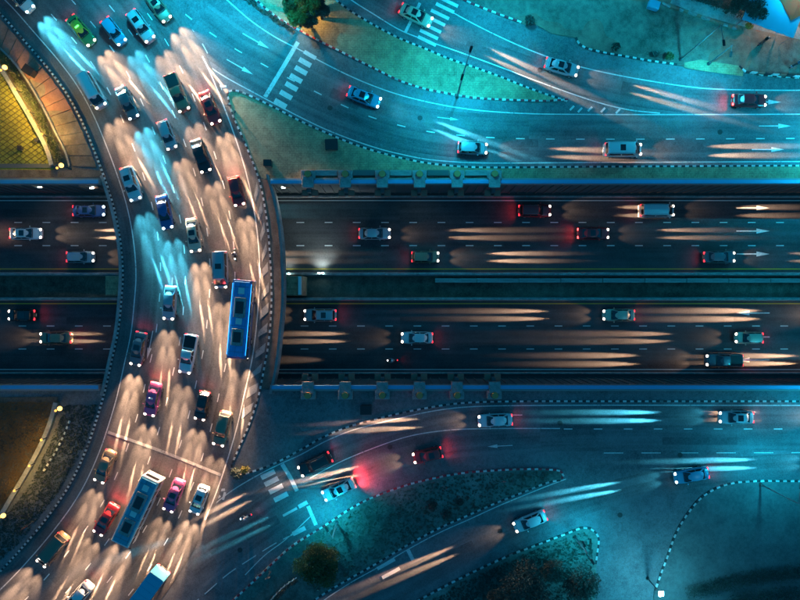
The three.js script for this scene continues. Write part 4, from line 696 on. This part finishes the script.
function bus(color, roofColor, x, z, turn, level, label, group, o = {}) {
  const L = o.L || 10.8, t = thing('city_bus', label, 'bus', [x, level, z], turn, group), p = paint(color), h = L / 2;
  mesh('body', rbox(L, 2.45, 2.46, 0.14, 0, 1.6, 0), p, t);
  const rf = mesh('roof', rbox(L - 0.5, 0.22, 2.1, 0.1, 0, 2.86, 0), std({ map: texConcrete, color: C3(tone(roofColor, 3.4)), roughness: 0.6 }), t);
  for (let i = 0; i < 6; i++) mesh('roof_seam', box(0.035, 0.02, 2.0, -h + 0.9 + i * (L - 1.8) / 5, 2.972, 0), M.darkConcrete, rf);
  for (const [ax, al] of [[h * 0.45, 2.2], [-h * 0.3, 2.6]]) { const a = mesh('air_conditioner', rbox(al, 0.26, 1.5, 0.1, ax, 3.04, 0), M.concrete, rf); mesh('grille', box(al * 0.6, 0.02, 1.0, ax, 3.175, 0), M.darkSteel, rf); }
  for (const rx of [h * 0.05, -h * 0.72]) mesh('roof_hatch', rbox(0.8, 0.08, 0.8, 0.03, rx, 2.98, 0), M.kerbWhite, rf);
  mesh('windshield', rbox(0.06, 1.1, 2.1, 0.02, h + 0.005, 1.95, 0), M.glass, t); mesh('rear_window', rbox(0.06, 0.7, 1.8, 0.02, -h - 0.005, 2.1, 0), M.glass, t);
  for (const s of [-1, 1]) { for (let i = 0; i < 7; i++) mesh('side_window', rbox(L / 8.2, 0.85, 0.04, 0.015, -h + L / 14 + i * L / 7, 2.05, s * 1.235), M.glass, t); mesh('mirror', rbox(0.12, 0.35, 0.22, 0.04, h + 0.15, 2.2, s * 1.38), M.black, t);
    const hl = mesh('headlight', rbox(0.1, 0.2, 0.4, 0.03, h + 0.02, 0.75, s * 0.9), M.headGlow, t), tl = mesh('tail_light', rbox(0.1, 0.35, 0.22, 0.03, -h - 0.02, 0.9, s * 1.0), M.tailGlow, t);
    for (const wx of [h * 0.58, -h * 0.5]) { const w = mesh('wheel', carGeo('sedan').tyre, M.rubber, t); w.position.set(wx, 0.46, s * 1.14); w.scale.set(1.45, 1.45, 1.3); mesh('rim', carGeo('sedan').rim, M.rim, w); } }
  if (o.strip) for (const s of [-1, 1]) mesh('light_strip', rbox(L - 1, 0.05, 0.08, 0.02, 0, 2.84, s * 1.2), M.blueGlow, t);
  carLights(t, x, z, turn, level, h, 0.75, 0.9, -h, 0.9, 1.0, o); return t;
}
function boxTruck(cabColor, boxMat, x, z, turn, level, label, group, o = {}) {
  const t = thing('box_truck', label, 'truck', [x, level, z], turn, group), p = paint(cabColor), g = carGeo('sedan');
  mesh('cab', rbox(1.7, 1.7, 2.0, 0.16, 2.6, 1.3, 0), p, t); mesh('windshield', rbox(0.06, 0.75, 1.75, 0.02, 3.455, 1.7, 0), M.glass, t);
  mesh('cargo_box', rbox(4.5, 2.3, 2.2, 0.05, -0.75, 1.95, 0), boxMat, t); mesh('chassis', box(6.1, 0.25, 0.9, 0, 0.65, 0), M.black, t);
  for (let i = 0; i < 5; i++) mesh('roof_rib', box(0.06, 0.03, 2.1, -2.6 + i * 0.92, 3.11, 0), boxMat, t);
  for (const s of [-1, 1]) { mesh('side_window', rbox(0.7, 0.55, 0.04, 0.02, 2.65, 1.75, s * 1.0), M.glass, t); mesh('headlight', rbox(0.1, 0.18, 0.36, 0.03, 3.46, 0.78, s * 0.72), M.headGlow, t); mesh('tail_light', rbox(0.1, 0.16, 0.34, 0.03, -3.03, 0.78, s * 0.85), M.tailGlow, t); mesh('mirror', rbox(0.1, 0.3, 0.16, 0.03, 3.3, 1.75, s * 1.16), M.black, t);
    for (const wx of [2.3, -1.7]) { const w = mesh('wheel', g.tyre, M.rubber, t); w.position.set(wx, 0.42, s * 0.92); w.scale.set(1.3, 1.3, 1.3); mesh('rim', g.rim, M.rim, w); } }
  carLights(t, x, z, turn, level, 3.46, 0.78, 0.72, -3.03, 0.78, 0.85, o); return t;
}
// riders: one continuous body from a field of tapered capsules
let riderGeo = null;
function makeRider() {
  if (riderGeo) return riderGeo;
  const J = { hip: [-0.28, 0.80, 0], chest: [-0.14, 1.2, 0], neck: [-0.1, 1.38, 0], head: [-0.05, 1.55, 0] };
  const B = []; const bone = (a, b, r0, r1, c) => B.push([a, b, r0, r1, c]);
  bone(J.hip, J.chest, 0.16, 0.17, 1); bone([-0.14, 1.27, -0.16], [-0.14, 1.27, 0.16], 0.085, 0.085, 1); bone(J.chest, J.neck, 0.1, 0.06, 1); bone(J.neck, J.head, 0.06, 0.07, 2); bone([-0.05, 1.52, 0], [-0.02, 1.6, 0], 0.1, 0.105, 2); bone([0.06, 1.54, 0], [0.085, 1.53, 0], 0.025, 0.015, 2);
  for (const s of [-1, 1]) { const sh = [-0.13, 1.29, s * 0.2], el = [0.1, 1.07, s * 0.3], wr = [0.36, 1.05, s * 0.27], kn = [0.2, 0.72, s * 0.17], an = [0.12, 0.34, s * 0.15]; bone(sh, el, 0.065, 0.05, 1); bone(el, wr, 0.048, 0.034, 2); bone(wr, [0.43, 1.04, s * 0.27], 0.036, 0.036, 2); bone([-0.28, 0.78, s * 0.09], kn, 0.1, 0.075, 0); bone(kn, an, 0.07, 0.045, 0); bone(an, [0.27, 0.31, s * 0.16], 0.045, 0.038, 3); bone([-0.05, 1.54, s * 0.1], [-0.05, 1.5, s * 0.1], 0.02, 0.02, 2); }
  const N = 84, half = 0.85, cx = 0.05, cy = 0.95, mc = new MarchingCubes(N, M.skin, false, false, 120000); mc.isolation = 0;
  const dist = (p, b) => { const [a, e, r0, r1] = b; const dx = e[0] - a[0], dy = e[1] - a[1], dz = e[2] - a[2]; let t = ((p[0] - a[0]) * dx + (p[1] - a[1]) * dy + (p[2] - a[2]) * dz) / (dx * dx + dy * dy + dz * dz + 1e-9); t = t < 0 ? 0 : t > 1 ? 1 : t; return Math.hypot(p[0] - a[0] - dx * t, p[1] - a[1] - dy * t, p[2] - a[2] - dz * t) - (r0 + (r1 - r0) * t); };
  for (let k = 0; k < N; k++) for (let j = 0; j < N; j++) for (let i = 0; i < N; i++) {
    const p = [cx + (i - N / 2) / (N / 2) * half, cy + (j - N / 2) / (N / 2) * half, (k - N / 2) / (N / 2) * half]; let s = 0; const kk = 38; let m = 1e9;
    for (const b of B) { const d = dist(p, b); if (d < 0.25) s += Math.exp(-kk * d); if (d < m) m = d; } mc.field[i + j * N + k * N * N] = s > 0 ? Math.log(s) / kk : -m;
  }
  mc.update(); const n = mc.count, P = [], Nn = [], Cl = [], cols = [[0.03, 0.04, 0.07], [0.25, 0.27, 0.3], [0.36, 0.2, 0.13], [0.02, 0.02, 0.02]];
  for (let i = 0; i < n; i++) { const p = [cx + mc.positionArray[i * 3] * half, cy + mc.positionArray[i * 3 + 1] * half, mc.positionArray[i * 3 + 2] * half]; P.push(...p); Nn.push(mc.normalArray[i * 3], mc.normalArray[i * 3 + 1], mc.normalArray[i * 3 + 2]); let m = 1e9, c = 0; for (const b of B) { const d = dist(p, b); if (d < m) { m = d; c = b[4]; } } Cl.push(...cols[c]); }
  const g = new THREE.BufferGeometry(); g.setAttribute('position', new THREE.Float32BufferAttribute(P, 3)); g.setAttribute('normal', new THREE.Float32BufferAttribute(Nn, 3)); g.setAttribute('color', new THREE.Float32BufferAttribute(Cl, 3));
  const fingers = []; for (const s of [-1, 1]) { for (let i = 0; i < 4; i++) { const z = s * (0.235 + i * 0.021), L = [0.05, 0.058, 0.055, 0.045][i]; fingers.push(bar([0.44, 1.05, z], [0.44 + L * 0.75, 1.045, z], 0.0095, 0.009, 6), bar([0.44 + L * 0.75, 1.045, z], [0.445 + L * 0.6, 1.0, z], 0.009, 0.008, 6)); } fingers.push(bar([0.42, 1.03, s * 0.235], [0.47, 1.0, s * 0.222], 0.0105, 0.009, 6)); }
  const fg = merge(fingers); fg.deleteAttribute('uv'); fg.setAttribute('color', new THREE.Float32BufferAttribute(new Float32Array(fg.attributes.position.count * 3).map((_, i) => cols[2][i % 3]), 3));
  riderGeo = mergeGeometries([g, fg]);
  return riderGeo;
}
const riderMat = std({ vertexColors: true, roughness: 0.85 });
function scooter(color, x, z, turn, level, label, o = {}) {
  const t = thing('motor_scooter', label, 'scooter', [x, level, z], turn, 'scooters'), p = paint(color);
  for (const wx of [0.62, -0.6]) { const w = new THREE.TorusGeometry(0.22, 0.055, 8, 18); const m = mesh('wheel', w, M.rubber, t); m.position.set(wx, 0.275, 0); mesh('rim', (() => { const r = cyl(0.17, 0.17, 0.05, 0, 0, 0, 12); r.rotateX(Math.PI / 2); return r; })(), M.rim, m); }
  mesh('body', rbox(0.85, 0.36, 0.3, 0.1, -0.38, 0.52, 0), p, t); mesh('floorboard', rbox(0.5, 0.09, 0.3, 0.03, 0.12, 0.3, 0), M.black, t); mesh('front_shield', rbox(0.14, 0.62, 0.4, 0.06, 0.45, 0.62, 0), p, t);
  mesh('seat', rbox(0.72, 0.1, 0.28, 0.045, -0.35, 0.72, 0), M.black, t); mesh('handlebar', bar([0.46, 1.02, -0.34], [0.46, 1.02, 0.34], 0.018, 0.018), M.darkSteel, t); mesh('fork', bar([0.46, 1.0, 0], [0.62, 0.3, 0], 0.04, 0.03), M.steel, t); mesh('front_mudguard', rbox(0.36, 0.06, 0.13, 0.025, 0.62, 0.57, 0), p, t);
  const lit = o.parked ? M.kerbWhite : M.headCool; const h = mesh('headlight', new THREE.SphereGeometry(0.1, 12, 8), lit, t); h.position.set(0.56, 0.95, 0); const tl = mesh('tail_light', rbox(0.07, 0.08, 0.18, 0.02), o.parked ? M.kerbRed : M.tailGlow, t); tl.position.set(-0.84, 0.62, 0);
  for (const s of [-1, 1]) mesh('mirror', rbox(0.03, 0.08, 0.12, 0.012, 0.42, 1.22, s * 0.26), M.black, t);
  if (!o.parked) {
    const f = [Math.cos(turn), -Math.sin(turn)]; spot(t, 'headlight_beam', o.cool === false ? WARM : COOL, HEAD_CD * 0.9, [x + f[0] * 0.72, level + 0.95, z + f[1] * 0.72], [x + f[0] * 17, level, z + f[1] * 17], 0.05, 1, 4);
    spot(t, 'tail_light_glow', RED, TAIL_CD * 0.5, [x - f[0] * 0.95, level + 0.62, z - f[1] * 0.95], [x - f[0] * 4, level, z - f[1] * 4], 1, 0.8, 4);
    const r = thing('person', o.person, 'person', [x, level, z], turn, 'riders'); mesh('figure', makeRider(), riderMat, r);
    const hm = new THREE.SphereGeometry(0.145, 18, 12, 0, 6.283, 0, 1.9); hm.scale(1.12, 1, 0.95); hm.translate(-0.05, 1.585, 0); mesh('helmet', hm, paint(o.helmet || COL.silver), r); mesh('visor', rbox(0.03, 0.07, 0.17, 0.012, 0.105, 1.585, 0), M.glass, r);
  }
}

// ───────── traffic ─────────
const laneOf = (k) => offset(leftKerb, -(1.6 + 3.3 * (k - 0.5)));          // lane 1 is the western one
const lanes = {
  c1: [laneOf(1), 0.017], c2: [laneOf(2), 0.017], c3: [laneOf(3), 0.017], c4: [laneOf(4), 0.017], c5: [laneOf(5), 0.017],
  e1: [smooth([[-90, -12.75], [90, -12.75]]), LOW], e2: [smooth([[-90, -9.5], [90, -9.5]]), LOW], e3: [smooth([[-90, -6.15], [90, -6.15]]), LOW],
  w1: [smooth([[90, 2.15], [-90, 2.15]]), LOW], w2: [smooth([[90, 5.4], [-90, 5.4]]), LOW], w3: [smooth([[90, 8.6], [-90, 8.6]]), LOW],
  n1: [smooth(WP([[190, 0], [230, 33], [262, 52], [300, 70], [345, 91], [398, 110], [437, 118], [490, 123], [550, 126], [900, 126]])), 0], n2: [smooth(WP([[190, 40], [240, 68], [300, 104], [345, 123], [398, 140], [437, 147], [490, 150], [550, 151], [900, 150]])), 0],
  u1: [smooth(WP([[340, -22], [360, -10], [400, 10], [450, 33], [500, 51], [550, 66], [598, 79], [650, 92], [700, 100], [900, 103]])), 0],
  s1: [smooth(WP([[900, 416], [600, 417], [500, 419], [450, 423], [400, 432], [350, 447], [317, 462], [270, 489], [220, 522], [170, 560]])), 0], s2: [smooth(WP([[900, 441], [600, 441], [520, 443], [450, 449], [400, 462], [365, 477], [337, 489], [300, 512], [250, 545], [200, 580]])), 0],
  l1: [smooth(WP([[900, 461], [800, 463], [700, 472], [600, 495], [540, 515], [470, 547], [400, 583], [360, 605]])), 0],
};
function place(lane, px, py) {
  const [line, level] = lanes[lane], [X, Z] = W(px, py, level), L = lengths(line); let b = 0, bd = 1e9; line.forEach((p, i) => { const d = Math.hypot(p[0] - X, p[1] - Z); if (d < bd) { bd = d; b = i; } });
  const p = at(line, L, Math.min(Math.max(L[b], 0.1), L[L.length - 1] - 0.1)); return [p.x, p.z, p.turn, level];
}
const CURVE = 'traffic on the curved road', UNDER = 'traffic in the underpass', NORTH = 'traffic on the north ramps', SOUTH = 'traffic on the south ramps';
const put = (kind, color, lane, px, py, label, group, o = {}) => { o.low = group === CURVE; const [x, z, turn, level] = place(lane, px, py); return car(kind, COL[color], x, z, turn, level, label, group, o); };
// curved road, top to bottom
put('sedan', 'white', 'c1', 12, 12, 'white sedan at the top left corner in the outer lane of the curve', CURVE, { cool: true });
put('sedan', 'green', 'c2', 72, 40, 'green taxi with a lit green roof sign on the curve', CURVE, { roof: COL.yellow, sign: 'green' });
put('hatch', 'cyan', 'c3', 104, 45, 'bright blue hatchback on the upper curve beside the green taxi', CURVE, { cool: true });
put('suv', 'silver', 'c4', 130, 40, 'silver sport utility car on the upper curve in the fourth lane', CURVE);
put('sedan', 'bronze', 'c5', 150, 20, 'bronze sedan at the top of the inner lane of the curve', CURVE);
put('van', 'white', 'c1', 88, 95, 'white van in the outer lane by the paved bank', CURVE);
put('sedan', 'grey', 'c2', 112, 112, 'grey sedan on the curve right of the white van', CURVE, { cool: true });
put('pickup', 'brown', 'c4', 168, 100, 'brown pickup with an open bed on the upper curve', CURVE);
put('sedan', 'red', 'c5', 210, 108, 'red sedan on the curve beside the paved gore', CURVE, { brake: 4 });
put('hatch', 'silver', 'c3', 153, 140, 'silver hatchback in the middle lane above the bridge', CURVE);
put('sedan', 'black', 'c4', 192, 160, 'black sedan on the curve just above the bridge', CURVE);
put('suv', 'white', 'c1', 122, 190, 'white sport utility car in the outer lane where the bridge begins', CURVE, { cool: true });
put('hatch', 'red', 'c5', 237, 190, 'red hatchback in the inner lane where the bridge begins', CURVE, { brake: 3.5 });
put('sedan', 'blue', 'c2', 152, 215, 'blue sedan in the second lane on the bridge', CURVE, { cool: true });
put('sedan', 'cream', 'c3', 180, 235, 'cream sedan in the middle of the bridge', CURVE);
put('van', 'silver', 'c4', 208, 270, 'silver van in the fourth lane on the bridge', CURVE);
put('sedan', 'silver', 'c2', 158, 300, 'silver sedan in the second lane at mid bridge', CURVE);
{ const [x, z, turn, l] = place('c5', 243, 318); bus(COL.blue, [0.02, 0.32, 0.72], x, z, turn, l, 'blue bus in the inner lane on the bridge', CURVE, { strip: true, L: 10.2, low: true }); }
put('pickup', 'white', 'c3', 180, 350, 'white pickup with an open bed on the bridge left of the blue bus', CURVE);
put('sedan', 'grey', 'c1', 131, 345, 'grey sedan in the outer lane at the lower end of the bridge', CURVE);
put('sedan', 'pink', 'c2', 142, 398, 'pink taxi with a white roof sign above the stop line', CURVE, { sign: 'white', brake: 4.5 });
put('hatch', 'black', 'c4', 194, 400, 'black hatchback in the fourth lane above the stop line', CURVE);
put('suv', 'bronze', 'c5', 217, 425, 'bronze sport utility car in the inner lane above the stop line', CURVE);
put('sedan', 'bronze', 'c1', 100, 462, 'bronze sedan in the outer lane just past the stop line', CURVE, { brake: 2 });
{ const [x, z, turn, l] = place('c3', 134, 497); bus(COL.white, COL.cyan, x, z, turn, l, 'white bus with a bright blue roof below the stop line', CURVE, { L: 9.4, low: true }); }
put('sedan', 'red', 'c2', 98, 510, 'dark red sedan left of the blue roofed bus', CURVE, { brake: 5 });
put('sedan', 'pink', 'c4', 162, 490, 'pink sedan right of the blue roofed bus', CURVE, { brake: 3 });
put('hatch', 'white', 'c5', 190, 496, 'white hatchback in the inner lane by the gore below the stop line', CURVE);
put('van', 'brown', 'c1', 47, 540, 'brown van in the outer lane at the lower left', CURVE);
{ const [x, z, turn, l] = place('c5', 141, 575); boxTruck(COL.white, paint(COL.cyan, 0.5), x, z, turn, l, 'box truck with a bright blue cargo box at the bottom of the curve', CURVE, { low: true }); }
put('sedan', 'white', 'c3', 70, 585, 'white sedan at the bottom edge of the curve', CURVE);
{ const [x, z, turn, l] = place('c4', 222, 232); scooter(COL.black, x + 2.2, z + 3, turn, l, 'black scooter between the silver van and the blue bus', { person: 'rider on the black scooter, grey jacket and dark trousers', helmet: COL.black, cool: false }); }
// underpass
put('sedan', 'blue', 'e1', 90, 210, 'blue sedan in the underpass left of the bridge by the north wall', UNDER, { cool: true });
put('sedan', 'white', 'e2', 30, 236, 'white sedan in the underpass left of the bridge in the middle eastbound lane', UNDER);
put('hatch', 'silver', 'e3', 84, 258, 'silver hatchback in the underpass left of the bridge by the median', UNDER);
put('sedan', 'silver', 'e2', 376, 234, 'silver sedan in the middle eastbound lane below the third pier', UNDER);
put('hatch', 'bronze', 'e3', 425, 257, 'bronze hatchback in the eastbound lane beside the median', UNDER);
put('suv', 'red', 'e1', 532, 213, 'red sport utility car in the eastbound lane by the north wall', UNDER, { brake: 3 });
put('sedan', 'red', 'e2', 590, 233, 'red sedan in the middle eastbound lane right of centre', UNDER, { brake: 4 });
put('van', 'white', 'e1', 655, 211, 'white van in the eastbound lane by the north wall at right', UNDER);
put('sedan', 'grey', 'e3', 715, 257, 'grey sedan in the eastbound lane beside the median at right', UNDER);
put('sedan', 'cream', 'w1', 618, 315, 'cream sedan in the westbound lane beside the median', UNDER);
put('suv', 'silver', 'w1', 320, 315, 'silver sport utility car in the westbound lane near the bridge', UNDER);
put('sedan', 'white', 'w2', 415, 337, 'white sedan in the middle westbound lane', UNDER);
{ const [x, z, turn, l] = place('w3', 392, 360); scooter(COL.red, x, z, turn, l, 'red scooter in the westbound lane by the south wall', { person: 'rider on the red scooter in the underpass, grey jacket', helmet: COL.white, cool: false }); }
put('pickup', 'grey', 'w3', 720, 360, 'grey pickup with an open bed in the westbound lane by the south wall', UNDER);
put('hatch', 'cream', 'w2', 745, 337, 'cream hatchback in the middle westbound lane at the right', UNDER);
put('sedan', 'bronze', 'w2', 60, 340, 'bronze sedan in the westbound underpass left of the bridge', UNDER);
put('hatch', 'black', 'w1', 25, 313, 'black hatchback in the westbound underpass at the left edge', UNDER);
// cars just outside the frame or beneath the bridge, whose beams reach into view
put('sedan', 'silver', 'e2', -45, 234, 'silver sedan beyond the left edge in the eastbound underpass', UNDER); put('hatch', 'white', 'e3', 165, 257, 'white hatchback beneath the bridge in the eastbound lane by the median', UNDER);
put('sedan', 'white', 'w2', 180, 338, 'white sedan beneath the bridge in the middle westbound lane', UNDER); put('suv', 'bronze', 'w1', 840, 315, 'bronze sport utility car beyond the right edge in the westbound underpass', UNDER); put('sedan', 'grey', 'w3', 865, 360, 'grey sedan beyond the right edge by the south wall', UNDER);
put('sedan', 'silver', 'l1', 830, 462, 'silver sedan beyond the right edge on the lower road', SOUTH, { cool: true }); put('sedan', 'white', 's1', 840, 416, 'white sedan beyond the right edge on the south road', SOUTH);
// north ramps
put('sedan', 'cyan', 'n1', 365, 97, 'bright blue sedan on the north ramp past the crossing', NORTH, { cool: true });
put('van', 'white', 'n2', 620, 150, 'white van in the lower lane of the north ramp', NORTH);
put('sedan', 'silver', 'u1', 560, 69, 'silver sedan on the upper road past the crossing', NORTH);
put('sedan', 'cream', 'u1', 418, 16, 'cream sedan on the crossing of the upper road', NORTH);
put('sedan', 'red', 'u1', 745, 103, 'red sedan at the right end of the upper road', NORTH, { brake: 5 });
put('hatch', 'silver', 'n2', 470, 150, 'silver hatchback in the lower lane of the north ramp near the last pier', NORTH);
// south ramps
put('suv', 'black', 's1', 317.5, 460.5, 'black sport utility car waiting at the stop line of the south ramp', SOUTH, { beam: 0.55 });
put('sedan', 'silver', 's2', 337.5, 488, 'silver sedan braking beside the black car on the south ramp', SOUTH, { brake: 40, beam: 0.25, cool: true });
{ const [x, z] = W(246.5, 515); scooter(COL.blue, x, z, Math.PI + 0.32, 0, 'blue scooter crossing the south junction with its headlight on', { person: 'rider on the blue scooter, grey jacket and white helmet', helmet: COL.white }); }
put('sedan', 'white', 's1', 492, 419, 'white sedan on the south ramp below the last pier', SOUTH);
put('hatch', 'red', 's2', 428, 454, 'red hatchback on the south ramp above the long grass island', SOUTH, { brake: 3 });
put('sedan', 'silver', 's1', 735, 416, 'silver sedan on the south road at the right', SOUTH, { cool: true });
put('sedan', 'white', 'l1', 530, 519, 'white sedan on the lower curving road', SOUTH);
put('sedan', 'cyan', 'l1', 690, 474, 'bright blue sedan on the lower curving road at right', SOUTH, { cool: true });
// parked on the plaza
{ const [x, z] = W(761, 43); scooter(COL.black, x, z, 0.65, 0.13, 'black scooter parked on the plaza at the top right', { parked: true }); const [x2, z2] = W(793, 66); scooter(COL.cyan, x2, z2, 0.5, 0.13, 'pale blue scooter parked on the plaza by the board fence', { parked: true }); }

renderer.render(scene, camera);
